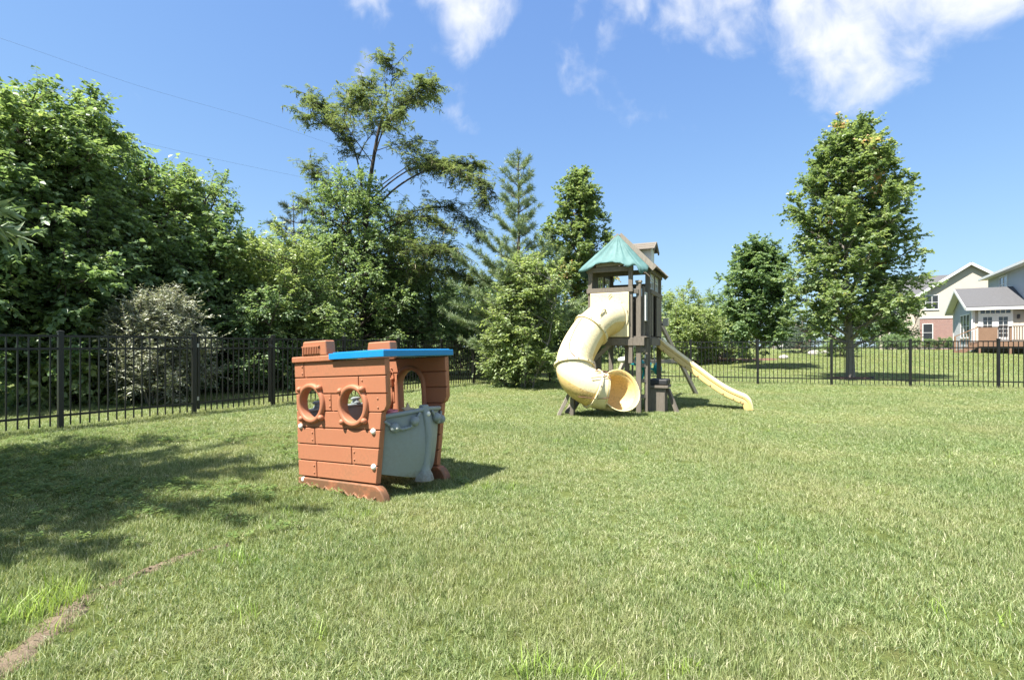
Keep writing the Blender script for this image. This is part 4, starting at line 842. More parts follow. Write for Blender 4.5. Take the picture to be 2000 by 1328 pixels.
broadleaf(27, 'thicket_tree', 'sunlit light green tree above the gate', wl_(-.47, .3), 4.9, .3, 1.75, 'shrub', 36, 8, 7, .42, 12, .10, .6, 'diamond', 'lf_light', 'bark', .5, .35, stems=2, trunk_r=.08, group=G)
broadleaf(28, 'vine_tree', 'vine-covered tree mass below the locust crown', wl_(-.315, .7), 7.3, .1, 2.5, 'oval', 44, 9, 7, .42, 12, .09, .7, 'diamond', 'lf_mid', 'bark_dark', .4, .5, trunk_r=.16, group=G)
broadleaf(29, 'vine_tree', 'dense shaded tree mass between the locust and the white pine', wl_(-.17, .4), 5.9, .1, 2.4, 'shrub', 42, 9, 7, .42, 12, .085, .6, 'diamond', 'lf_mid', 'bark_dark', .4, .45, stems=2, trunk_r=.12, group=G)
broadleaf(30, 'thicket_tree', 'leafy bush behind the fence just above the blue roof', wl_(-.40, -.2), 3.3, .05, 1.6, 'shrub', 32, 8, 7, .36, 11, .08, .62, 'diamond', 'lf_mid', 'bark', .4, .4, stems=3, trunk_r=.05, group=G)
broadleaf(31, 'thicket_tree', 'shady bush behind the fence right of the blue roof', wl_(-.20, -.2), 3.0, .05, 1.7, 'shrub', 32, 8, 7, .36, 11, .08, .62, 'diamond', 'lf_dark', 'bark', .4, .4, stems=3, trunk_r=.05, group=G)
broadleaf(32, 'thicket_tree', 'shady bush behind the fence just left of the white pine', wl_(-.085, -.2), 3.4, .05, 1.5, 'shrub', 30, 8, 7, .36, 11, .08, .62, 'diamond', 'lf_mid', 'bark', .4, .4, stems=3, trunk_r=.05, group=G)
broadleaf(33, 'thicket_tree', 'leafy bush behind the gate, left of the playhouse', wl_(-.53, .0), 3.0, .05, 1.45, 'shrub', 30, 8, 7, .36, 11, .09, .62, 'diamond', 'lf_dark', 'bark', .4, .4, stems=3, trunk_r=.05, group=G)
broadleaf(34, 'silver_shrub', 'pale silvery-leaved shrub behind the left fence panel', wl_(-.69, -1.6), 2.3, .05, .92, 'shrub', 40, 8, 8, .34, 14, .07, .40, 'diamond', 'lf_silver', 'bark_pale', .7, .0, cat='shrub', stems=5, trunk_r=.03)
broadleaf(35, 'grape_thicket', 'large-leaved bramble just behind the leftmost fence panel', wl_(-.86, -.1), 1.8, .03, 1.1, 'shrub', 20, 6, 5, .42, 9, .13, .85, 'broad', 'lf_light', 'bark', .4, .6, cat='shrub', stems=3, trunk_r=.02)
for i, (k, b, H, R) in enumerate(((-1.0, 4.0, 6.5, 3.0), (-.78, 3.6, 6.3, 2.8), (-.52, 3.6, 5.4, 2.4), (-.38, 3.8, 6.0, 2.6), (-.24, 3.4, 5.2, 2.6), (-.08, 2.6, 5.2, 2.4), (.01, 1.5, 4.6, 2.0))):
    lab = ['dark background tree behind the biggest left tree', 'dark background tree behind the silvery shrub', 'dark background tree behind the gate', 'dark background tree behind the locust trunk', 'dark background tree below the locust\'s right limbs', 'dark background tree left behind the white pine', 'dark background tree directly behind the white pine'][i]
    broadleaf(50+i, 'background_tree', lab, wl_(k, b), H, .1, R, 'shrub', 30, 7, 6, .5, 10, .15, .7, 'diamond', 'lf_dark', 'bark_dark', .4, .35, stems=2, trunk_r=.12, group=G)
broadleaf(36, 'vine_tree', 'tall shaded tree mass under the locust\'s right-hand limbs', wl_(-.235, 1.2), 7.0, .1, 2.0, 'oval', 38, 8, 7, .42, 11, .09, .66, 'diamond', 'lf_mid', 'bark_dark', .5, .4, trunk_r=.13, group=G)
conifer(40, 'dark_conifer', 'dark pine top on the skyline left of the locust', pxy(572, 26), 9.0, 2.6, 10, 6, 'lf_spruce', 1.5, .24, 9, .0, .3, nw=.1, twd=.28)
conifer(41, 'foreground_pine', 'white pine off the left edge with one needle tuft showing in the photo', (-7.2, 2.0), 7.8, 3.3, 16, 9, 'lf_pine', 1.3, .19, 5, .0, .18, (1, 1, .95, .85, .6, .2), None, .21, .24, reach=((2.80, 2.33, 2.36), (2.72, 2.5, 2.25)))
# across the back fence
GB = 'trees in the neighbouring gardens'
for i, (px, Y, H, R, m_, lab) in enumerate(((1318, 34, 5.3, 2.1, 'lf_light', 'yellow-green tree right of the play tower, tallest of its row'), (1345, 31, 3.6, 1.7, 'lf_light', 'yellow-green bush behind the top of the wave slide'), (1395, 36, 4.9, 1.8, 'lf_mid', 'dark tree between the yellow-green row and the round tree'), (1415, 32, 3.1, 1.7, 'lf_light', 'bright yellow-green bush left of the round tree'), (1372, 38, 4.0, 2.0, 'lf_mid', 'background bush above the red garden frame'),
                                           (1275, 38, 4.2, 2.2, 'lf_mid', 'background tree hidden behind the play tower posts'), (1215, 36, 3.6, 2.2, 'lf_dark', 'background bush seen under the play tower deck'), (1150, 34, 4.0, 2.2, 'lf_dark', 'background bush behind the tube slide'), (1745, 50, 6.6, 2.0, 'lf_dark', 'dark tree seen through the right side of the maple'), (1530, 58, 3.2, 2.2, 'lf_dark', 'far dark bush under the round tree'), (1600, 66, 5.2, 3.0, 'lf_mid', 'far tree behind the maple crown'), (1690, 66, 5.0, 3.0, 'lf_mid', 'far tree right behind the maple trunk'))):
    broadleaf(80+i, 'garden_tree' if H > 3.8 else 'garden_bush', lab, pxy(px, Y), H, .1, R, 'shrub', 24, 6, 6, .45, 10, .13 if Y < 45 else .18, .7, 'diamond', m_, 'bark', .5, .3, cat='tree' if H > 3.8 else 'bush', stems=2, trunk_r=.07, group=GB)
conifer(100, 'blue_spruce', 'small blue-green spruce left of the maple trunk', pxy(1566, 38), 2.9, 1.4, 9, 7, 'lf_spruce', .1, .14, 10, .0, .1, nw=.12)
for i, (px, lab) in enumerate(((1811, 'clipped round bush at the brick wall, leftmost of four'), (1831, 'clipped round bush at the brick wall, second of four'), (1851, 'clipped round bush at the brick wall, third of four'), (1866, 'clipped round bush at the brick wall, rightmost of four'))):
    broadleaf(110+i, 'clipped_bush', lab, pxy(px, 55.5-i*1.1), 1.15, .02, .5, 'round', 16, 6, 5, .16, 8, .07, .7, 'diamond', 'lf_dark', 'bark', .4, .1, cat='bush', stems=2, trunk_r=.03, group='clipped bushes along the brick wall', sub_len=.3)
for i, (px, Y, lab) in enumerate(((1640, 33, 'low garden shrub behind the maple trunk, on its left'), (1740, 42, 'low garden shrub right of the maple trunk, before the far house'), (1775, 46, 'low dark shrub nearest the brick house corner'))):
    broadleaf(120+i, 'garden_bush', lab, pxy(px, Y), 1.1, .02, 1.0, 'shrub', 16, 6, 5, .3, 9, .09, .7, 'diamond', 'lf_mid' if i == 0 else 'lf_dark', 'bark', .4, .2, cat='bush', stems=3, trunk_r=.03, group=GB)
print('leaf and wood triangles', TRI[0])
# ------------------------------------------------------------------ the play tower with its two slides
T0 = Vector((1.61, 9.9, 0)); TA = -0.4363
TW = Matrix.Translation(T0) @ Matrix.Rotation(TA, 4, 'Z'); TL = TW.inverted()
def small_window(parent, c, ux, w, h, nm='window'):
    """white plastic arched play window: frame with cross bars; c centre, ux the in-plane horizontal axis"""
    ux = Vector(ux).normalized(); n = ux.cross(Vector((0, 0, 1))); R = Matrix((ux, n, Vector((0, 0, 1)))).transposed().to_4x4(); R.translation = Vector(c)
    t = .022; b = MB()
    for x0, x1, z0, z1 in ((-w/2, -w/2+t, -h/2, h/2), (w/2-t, w/2, -h/2, h/2), (-w/2+t, w/2-t, -h/2, -h/2+t), (-w/2+t, w/2-t, h/2-t, h/2)): b.box(x0, x1, -.012, .012, z0, z1, R)
    o = b.build(nm, M['white'], parent)
    b = MB(); b.box(-.009, .009, -.009, .009, -h/2+t, h/2-t, R); b.box(-w/2+t, -.009, -.008, .008, .02, .038, R); b.box(.009, w/2-t, -.008, .008, .02, .038, R)
    pts = [R @ Vector(((w/2-t)*math.cos(a), 0, h/2-t-.10+.08*math.sin(a))) for a in np.linspace(0, PI, 9)]; b.tube(pts, .008, 5)
    b.build('glazing_bar', M['white'], o); return o
def tower():
    e = empty('play_tower', T0, (0, 0, TA)); tag(e, 'weathered wooden play tower with torn green canopy, spiral tube slide and wave slide', 'playset')
    Wd = M['wood']
    def bar(nm, a, b, w, h=None, mat=None, par=None, bev=.004): return MB().bar(a, b, w, h).build(nm, mat or Wd, par or e, bevel=bev, seg=1)
    # posts
    for x, y, z in ((0, 0, 2.74), (1, 0, 2.70), (0, 1.25, 2.72), (1, 1.25, 2.70)): bar('post', (x, y, -.1), (x, y, z), .085)
    for x in (0, .75): bar('post', (x, -.32, .9), (x, -.32, 2.66), .075)
    for x in (.12, .66): bar('deck_post', (x, -.2, -.1), (x, -.2, 1.23), .08)
    bar('entry_post', (.885, -.26, -.1), (.885, -.26, 2.36), .085); MB().box(.83, .94, -.315, -.205, 2.36, 2.40).build('post_cap', M['wood_pale'], e, bevel=.006)
    bar('entry_post', (1.0, -.16, -.1), (1.0, -.16, 1.35), .06)
    # deck: rim joists and boards
    for a, b in (((-.05, -.355, 1.29), (.80, -.355, 1.29)), ((-.05, 1.30, 1.29), (1.05, 1.30, 1.29)), ((-.06, -.33, 1.29), (-.06, 1.28, 1.29)), ((1.06, -.02, 1.29), (1.06, 1.28, 1.29)), ((.80, -.35, 1.29), (1.0, -.35, 1.29))): bar('joist', a, b, .04, .14)
    for i in range(12): MB().box(-.03, 1.03, -.32+i*.133, -.20+i*.133, 1.365, 1.39).build('deck_board', Wd, e)
    for x in (.2, .5, .8): bar('joist', (x, -.3, 1.26), (x, 1.27, 1.26), .04, .10)
    bar('brace', (.05, -.3, .95), (.38, -.3, 1.24), .05, .07, M['wood_pale'])
    # rails
    bar('rail', (-.06, -.365, 2.235), (.80, -.365, 2.235), .035, .085)
    bar('rail', (.80, -.34, 2.20), (.885, -.30, 2.20), .035, .085)
    bar('rail', (-.05, -.3, 2.22), (-.05, 1.28, 2.22), .035, .085); bar('rail', (1.05, 0, 2.22), (1.05, 1.28, 2.22), .035, .085); bar('rail', (0, 1.30, 2.22), (1, 1.30, 2.22), .035, .085)
    # boarded sides below the rails
    for x in (-.045, 1.045):
        for i in range(6): 
            if x > 1 and 1 <= i <= 2: continue
            MB().box(x-.012, x+.012, .06+i*.198, .245+i*.198, 1.40, 2.175).build('wall_board', Wd, e)
    for i in range(5): MB().box(.06+i*.185, .225+i*.185, 1.285, 1.309, 1.40, 2.175).build('wall_board', Wd, e)
    # beams under the roof
    for a, b in (((-.06, -.33, 2.62), (.80, -.33, 2.62)), ((-.04, 0, 2.58), (1.04, 0, 2.58)), ((0, 1.25, 2.47), (1, 1.25, 2.47)), ((-.04, -.3, 2.66), (-.04, 1.28, 2.66)), ((1.04, -.05, 2.62), (1.04, 1.28, 2.62))): bar('beam', a, b, .05, .09)
    MB().bar((.12, -.352, 2.70), (.68, -.352, 2.72), .03, .06).build('valance_board', M['wood_pale'], e)
    # windows in the two side walls
    for y in (.37, .86):
        bar('mullion', (0, y+.25, 2.26), (0, y+.25, 2.62), .05); bar('mullion', (1, y+.25, 2.26), (1, y+.25, 2.58), .05)
        small_window(e, (0, y, 2.44), (0, 1, 0), .40, .34); small_window(e, (1.0, y, 2.43), (0, 1, 0), .40, .32)
    # entry wall with a tall window and a small pointed one, seen edge on
    MB().box(.93, .965, -.22, -.02, 1.36, 2.30).build('entry_panel', Wd, e, bevel=.004, seg=1)
    small_window(e, (.985, -.12, 1.93), (0, 1, 0), .17, .52)
    b = MB(); b.prism([(-.085, 0), (.085, 0), (0, .36)], -.008, .008, Matrix.Translation((.985, -.12, .99)) @ Matrix.Rotation(PI/2, 4, 'Z')); tw = b.build('pointed_panel', M['white'], e)
    MB().prism([(-.05, .03), (.05, .03), (0, .24)], -.012, .012, Matrix.Translation((.985, -.12, .99)) @ Matrix.Rotation(PI/2, 4, 'Z')).build('pane', M['siding_shade'], tw)
    for z in (.3, .58, .86, 1.14): bar('rung', (.90, -.25, z), (1.0, -.17, z), .035, .07)
    # ---------------- roof: two boarded slopes on a ridge, and a dormer
    rz, ez, ex = 3.27, 2.63, .62
    roof = bar('ridge_beam', (.5, -.14, rz-.04), (.5, 1.38, rz-.04), .05, .10)
    for sg in (-1, 1):
        def pt(f, y, up=0): return Vector((.5+sg*ex*f, y, rz+(ez-rz)*f+up))
        for y in (-.13, 1.37): MB().bar(pt(.0, y, .015), pt(1.04, y, .015), .03, .10).build('bargeboard', M['wood_pale'], roof)
        for i in range(9):                       # overlapping weathered boards
            f0 = i/9; f1 = (i+1.25)/9; n = (pt(1, 0)-pt(0, 0)).cross(Vector((0, sg, 0))).normalized(); n = n if n.z > 0 else -n
            a0 = pt(f0, -.11)+n*.012; a1 = pt(f1, -.11)+n*.034; b0 = pt(f0, 1.35)+n*.012; b1 = pt(f1, 1.35)+n*.034
            for k in range(3):
                s0, s1 = k/3+.004, (k+1)/3-.004; q = [a0.lerp(b0, s0), a0.lerp(b0, s1), a1.lerp(b1, s1), a1.lerp(b1, s0)]
                MB().add([p for p in q]+[p+n*.016 for p in q], [(3,2,1,0),(4,5,6,7),(0,1,5,4),(1,2,6,5),(2,3,7,6),(3,0,4,7)]).build('shingle', Wd, roof)
    d = MB(); d.box(.72, .98, .44, .80, 2.78, 3.08); dorm = d.build('dormer', M['white'], e)
    for sg in (-1, 1):
        for i in range(3):
            f0, f1 = i/3, (i+1.2)/3; y0 = .62+sg*.27*f0; y1 = .62+sg*.27*f1; z0 = 3.22-.16*f0+.01; z1 = 3.22-.16*f1+.02
            MB().add([(.60, y0, z0), (1.04, y0, z0), (1.04, y1, z1), (.60, y1, z1), (.60, y0, z0+.018), (1.04, y0, z0+.018), (1.04, y1, z1+.018), (.60, y1, z1+.018)], [(3,2,1,0),(4,5,6,7),(0,1,5,4),(1,2,6,5),(2,3,7,6),(3,0,4,7)]).build('shingle', Wd, dorm)
        MB().bar((1.05, .62, 3.22), (1.05, .62+sg*.29, 3.05), .025, .06).build('bargeboard', Wd, dorm)
    MB().prism([(-.18, 3.08), (.18, 3.08), (0, 3.2)], -.01, .01, Matrix.Translation((.975, .62, 0)) @ Matrix.Rotation(PI/2, 4, 'Z')).build('gable_panel', M['white'], dorm)
    # ---------------- torn tarpaulin over the front
    ap = Vector((.485, -.17, 3.285)); rim = []
    ctrl = [(-.25, .75, 2.655), (-.25, .1, 2.65), (-.20, -.42, 2.63), (.0, -.46, 2.665), (.18, -.47, 2.73), (.42, -.47, 2.745), (.58, -.47, 2.72), (.70, -.47, 2.67), (.84, -.44, 2.69), (.95, -.40, 2.63), (1.03, -.32, 2.585), (1.045, -.17, 2.66)]
    rim = catmull(ctrl, 5); top = [ap.lerp(Vector((.46, .75, 3.34)), max(0, 1-i/10)) if i < 10 else ap for i in range(len(rim))]
    rs = random.Random(4); n = 12; b = MB(); k = len(rim)
    for i in range(n+1):
        t = i/n
        for j in range(k):
            p = top[j].lerp(rim[j], t); sag = (-.05*min(1, max(0, (j-9)/8))+.02*(j < 12))*math.sin(PI*t)*(.6+.4*math.sin(j*.9)); wr = .003*math.sin(j*.8+i*.6)*t + .005*rs.uniform(-1, 1)*t
            if j < 2 or j > k-2: sag *= .2
            b.v.append((p.x, p.y-wr*.5, p.z+sag+wr))
    drops = []
    for j in range(k):                          # ragged hem
        p = Vector(b.v[n*k+j]); d_ = .03+.012*abs(math.sin(j*.55))+.014*rs.random()
        if 17 < j < 34: d_ = .008+.012*rs.random()
        if j > 42: d_ += .10*math.sin(min(1, (j-42)/6)*PI)
        if 2 < j < 8: d_ += .06
        b.v.append((p.x+.01*rs.uniform(-1, 1), p.y+.012*math.sin(j*1.3), p.z-d_))
    for i in range(n+1):
        for j in range(k-1): q = i*k+j; b.f.append((q, q+k, q+k+1, q+1))
    t_ = b.build('canopy', M['tarp'], e, smooth=True); s_ = t_.modifiers.new('thick', 'SOLIDIFY'); s_.thickness = .006
    # ---------------- spiral tube slide
    Wp = [(1.80, 9.42, 1.73), (1.64, 9.33, 1.68), (1.42, 9.21, 1.50), (1.22, 9.08, 1.23), (1.09, 8.95, .94), (1.12, 8.85, .69), (1.32, 8.80, .51), (1.60, 8.86, .42), (1.84, 8.86, .40)]
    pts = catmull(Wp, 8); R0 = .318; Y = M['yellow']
    pan = MB().box(.015, .735, -.40, -.362, 1.375, 2.185).build('tube_slide', Y, e, bevel=.012)
    MB().bar((.36, -.42, 2.10), (.42, -.42, 2.16), .008).build('scuff', M['black'], pan)
    nseg = 28
    frames = []
    up0 = Vector((0, 0, 1))
    for i, p in enumerate(pts):
        d = (pts[min(i+1, len(pts)-1)]-pts[max(i-1, 0)]).normalized()
        if i < 5: d = d.lerp(Vector((-.55, -.83, -.05)).normalized(), 1-i/5).normalized()
        if i > len(pts)-10: d = d.lerp(Vector((.16, -.97, .18)).normalized(), sm((i-(len(pts)-10))/9.0)).normalized()
        s = d.cross(Vector((0, 0, 1))).normalized(); u = s.cross(d); frames.append((p, s, u, d))
    def ring(fr, r, b, sx=1.0):
        p, s, u, d = fr
        for j in range(nseg): a = 2*PI*j/nseg; b.v.append(tuple(TL @ (p+s*r*sx*math.cos(a)+u*r*math.sin(a))))
    def stitch(b, m_):
        for i in range(m_-1):
            for j in range(nseg): b.f.append((i*nseg+j, i*nseg+(j+1) % nseg, (i+1)*nseg+(j+1) % nseg, (i+1)*nseg+j))
    def tube_mesh(b, nm, mat, mat2=None):
        o = b.build(nm, mat, pan, smooth=True); so_ = o.modifiers.new('thick', 'SOLIDIFY'); so_.thickness = .018; so_.offset = -1
        if mat2: o.data.materials.append(mat2); so_.material_offset = 1
        return o
    cuts = [0, 16, 34, 50, len(pts)-1]
    for a, c in zip(cuts[:-2], cuts[1:-1]):
        b = MB(); m_ = 0
        for i in range(a, c+1):
            e_ = min(i-a, c-i); ring(frames[i], R0*(1.0+(.02 if e_ == 0 else 0)), b); m_ += 1
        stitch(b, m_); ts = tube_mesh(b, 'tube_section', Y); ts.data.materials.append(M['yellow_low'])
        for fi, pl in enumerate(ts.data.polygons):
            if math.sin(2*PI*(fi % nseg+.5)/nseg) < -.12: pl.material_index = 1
        for i in ((c,) if a else (0, c)):          # bolted flange
            b = MB(); p, s, u, d = frames[i]; m_ = 0
            for off, r in ((-.02, R0+.002), (-.018, R0+.035), (.018, R0+.035), (.02, R0+.002)): ring((p+d*off, s, u, d), r, b); m_ += 1
            stitch(b, m_); fl = b.build('flange', Y, pan, smooth=False)
            for q in range(0, 12):
                a_ = 2*PI*q/12+.2; pp = TL @ (p+(s*math.cos(a_)+u*math.sin(a_))*(R0+.036)); MB().ball(pp, .011, (1, 1, 1), 6).build('bolt', M['black'], fl)
    # lengthwise seams of the moulded halves
    for a, c, ang in ((17, 33, 1.75), (1, 15, .62), (18, 33, 5.0)):
        P_ = [TL @ (frames[i][0]+(frames[i][1]*math.cos(ang)+frames[i][2]*math.sin(ang))*(R0+.002)) for i in range(a, c+1)]
        MB().tube(P_, .008, 5).build('seam', M['mulch'], pan)
    # run-out: the tube is cut open along a slant so the rider can sit up
    b = MB(); m_ = 0; L = len(pts)
    p0, s0, u0, d0 = frames[cuts[-2]]
    for i in range(cuts[-2], L): ring(frames[i], R0*1.0, b); m_ += 1
    p, s, u, d = frames[-1]; ext = 8
    for q in range(1, ext+1):
        t = q/ext
        for j in range(nseg):
            a = 2*PI*j/nseg; ca, sa = math.cos(a), math.sin(a)
            reach = .20*(.5-.5*sa)**1.2 + .015     # long at the bottom, short at the top
            rr = R0*(1+.11*t*t); side = s*rr*1.0*ca; v = u*rr*(sa if sa < 0 else sa*1.12)
            b.v.append(tuple(TL @ (p+side+v+d*(reach*t+.0)+Vector((0, 0, .015*t)))))
        m_ += 1
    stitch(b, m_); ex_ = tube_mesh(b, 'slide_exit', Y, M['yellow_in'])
    # stitched rope repairs across the last joint
    for a0, a1 in ((.5, 1.0), (1.2, .7), (1.0, 1.6), (1.9, 1.3), (5.6, 6.1)):
        P_ = []
        for t in np.linspace(0, 1, 8):
            i = int(46+t*10); a = a0+(a1-a0)*t; pp, s, u, d = frames[i]; P_.append(TL @ (pp+(s*math.cos(a)+u*math.sin(a))*(R0+.028)))
        MB().tube(P_, .007, 5).build('cord', M['mulch'], pan)
    # a ring handle on the first section
    pp, s, u, d = frames[11]; c = pp+u*R0*.55-s*R0*.85; MB().tube([TL @ (c+Vector((0, 0, 1))*.08*math.sin(a)+d*.07*math.cos(a)) for a in np.linspace(0, 2*PI, 17)], .016, 6).build('lug', Y, pan, smooth=True)
    # legs that carry the tube
    def wl(*p): return TL @ Vector(p)
    MB().bar(wl(.80, 9.02, -.05), wl(1.02, 9.0, .40), .10, .06).build('slide_leg', M['wood_pale'], e, bevel=.006, seg=1)
    MB().bar(wl(1.05, 8.93, -.05), wl(1.06, 8.91, .33), .09, .07).build('slide_leg', M['wood'], e, bevel=.006, seg=1)
    MB().bar(wl(1.0, 9.02, .03), wl(1.3, 9.3, .45), .18, .03).build('slide_leg', M['wood'], e)
    # ---------------- wave slide
    prof = [(1269, 666), (1273, 660.5), (1281, 658), (1292, 663), (1305, 674.5), (1330, 693), (1360, 715), (1390, 737.5), (1420, 757), (1443, 768), (1457, 774), (1467, 784), (1472, 800)]
    A = Vector((2.83, 10.36, 0)); B = Vector((4.5, 9.585, 0)); dd = (B-A).normalized(); side = Vector((-dd.y, dd.x, 0))
    P_ = []
    for px, py in prof:
        q = (px-1000)/1000; t = (q*A.y-A.x)/((B-A).x-q*(B-A).y); p = A+(B-A)*t; P_.append(Vector((p.x, p.y, 1.2-(py-677)/1000*p.y)))
    P_ = catmull(P_, 5); sec = [(0, 0), (-.014, -.012), (-.018, -.05), (-.006, -.058), (-.006, -.07), (-.012, -.08), (-.014, -.155), (.0, -.165), (.03, -.165), (.03, -.11), (.40, -.11), (.40, -.165), (.43, -.165), (.444, -.155), (.448, -.05), (.444, -.012), (.43, 0), (.41, .0), (.385, -.02), (.37, -.08), (.06, -.08), (.045, -.02), (.02, 0)]
    b = MB(); k = len(sec)
    for i, p in enumerate(P_):
        d = (P_[min(i+1, len(P_)-1)]-P_[max(i-1, 0)]).normalized(); nrm = side.cross(d); nrm = -nrm if nrm.z < 0 else nrm; nrm.normalize()
        for w, h in sec: b.v.append(tuple(TL @ (p+side*w+nrm*h)))
    for i in range(len(P_)-1):
        for j in range(k): b.f.append((i*k+j, i*k+(j+1) % k, (i+1)*k+(j+1) % k, (i+1)*k+j))
    b.f.append(tuple(range(k))); b.f.append(tuple(range(len(b.v)-k, len(b.v))))
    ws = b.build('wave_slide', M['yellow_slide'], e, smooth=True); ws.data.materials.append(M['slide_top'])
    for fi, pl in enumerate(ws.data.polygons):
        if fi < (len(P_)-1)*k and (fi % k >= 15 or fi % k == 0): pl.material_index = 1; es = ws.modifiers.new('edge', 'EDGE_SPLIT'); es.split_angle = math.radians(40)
    for i in range(12, len(P_)-6, 4):
        p = P_[i]; d = (P_[i+1]-P_[i-1]).normalized(); nrm = side.cross(d).normalized(); nrm = -nrm if nrm.z < 0 else nrm
        c = p-side*.015-nrm*.135; MB().bar(TL @ (c-nrm*.014), TL @ (c+nrm*.014), .02, .012).build('slot', M['mulch'], ws)
    # ---------------- swing beam and A-frame behind
    ap = Vector((3.33, 12.33, 2.18)); bk = TW @ Vector((.5, 1.28, 2.14))
    MB().bar(TL @ bk, TL @ (ap+(ap-bk).normalized()*.2), .09, .14).build('swing_beam', Wd, e, bevel=.006, seg=1)
    for q in ((4.7, 13.0, -.05), (2.12, 11.55, -.05)):
        dv = (Vector(q)-ap).normalized(); MB().bar(TL @ (ap+dv*.08+Vector((0, 0, .06))), TL @ Vector(q), .085).build('frame_leg', M['wood_pale'], e, bevel=.006, seg=1)
    la = ap.lerp(Vector((4.7, 13.0, -.05)), .60); lb = ap.lerp(Vector((2.12, 11.55, -.05)), .60)
    MB().bar(TL @ la, TL @ lb, .04, .09).build('cross_brace', M['wood_pale'], e, bevel=.004, seg=1)
    # low step box with a black rubber seat at the foot of the entry
    for i in range(4): MB().box(1.02+i*.0, 1.30, .02+i*.09, .10+i*.09, -.03, .44).build('step_board', Wd, e, bevel=.004, seg=1)
    MB().box(.99, 1.36, -.02, .42, .44, .49).build('step_top', Wd, e, bevel=.006); MB().box(1.0, 1.35, -.01, .41, .49, .60).build('seat_pad', M['black'], e, bevel=.03, seg=3)
    MB().bar((1.33, .2, .42), (1.52, .12, -.05), .06).build('brace', Wd, e)
    for px, z1 in ((1291, 2.0),):
        pass
    MB().box(1.08, 1.19, 1.22, 1.30, 1.62, 1.78).build('mail_box', M['concrete'], e, bevel=.01)
    MB().bar((1.04, 1.28, 1.66), (1.1, 1.27, 1.66), .04).build('bracket', Wd, e)
    return e
tower()
def glider():
    c = Vector((2.98, 11.62, 0)); e = empty('glider_swing', c, (0, 0, TA)); tag(e, 'teal and white plastic glider swing hanging under the wooden tower', 'swing')
    b = MB(); pts = [(-.12, -.42, .80), (-.1, -.25, .92), (0, 0, .78), (.06, .2, .74), (.12, .42, .70)]
    b.tube(catmull([(-.05, -.45, .95), (-.04, -.25, .86), (0, 0, .74), (.04, .25, .72), (.06, .45, .80)], 5), [.05+.045*math.sin(PI*i/20) for i in range(21)], 10); b.build('body', M['teal'], e, smooth=True)
    b = MB(); b.ball((.30, .1, .70), .13, (.75, 1.0, 1.15), 14); b.build('seat_back', M['teal'], e, smooth=True)
    b = MB(); b.ball((-.40, -.22, .90), .11, (1.25, 1, .65), 14); b.build('seat_back', M['screw'], e, smooth=True)
    MB().bar((-.38, -.2, .86), (.30, .1, .66), .05).build('seat_bar', M['teal'], e, bevel=.01)
    MB().bar((-.05, 0, .40), (.05, 0, .74), .05).build('foot_post', M['teal'], e, bevel=.01); MB().bar((-.2, -.05, .42), (.2, .05, .42), .04).build('foot_rest', M['black'], e)
    for x in (-.26, .26): MB().tube([(x, 0, .78), (x*.6, 0, 2.08)], .012, 6).build('hanger', M['steel'], e)
    MB().bar((-.18, 0, 2.08), (.18, 0, 2.08), .03).build('hanger_bar', M['steel'], e)
glider()
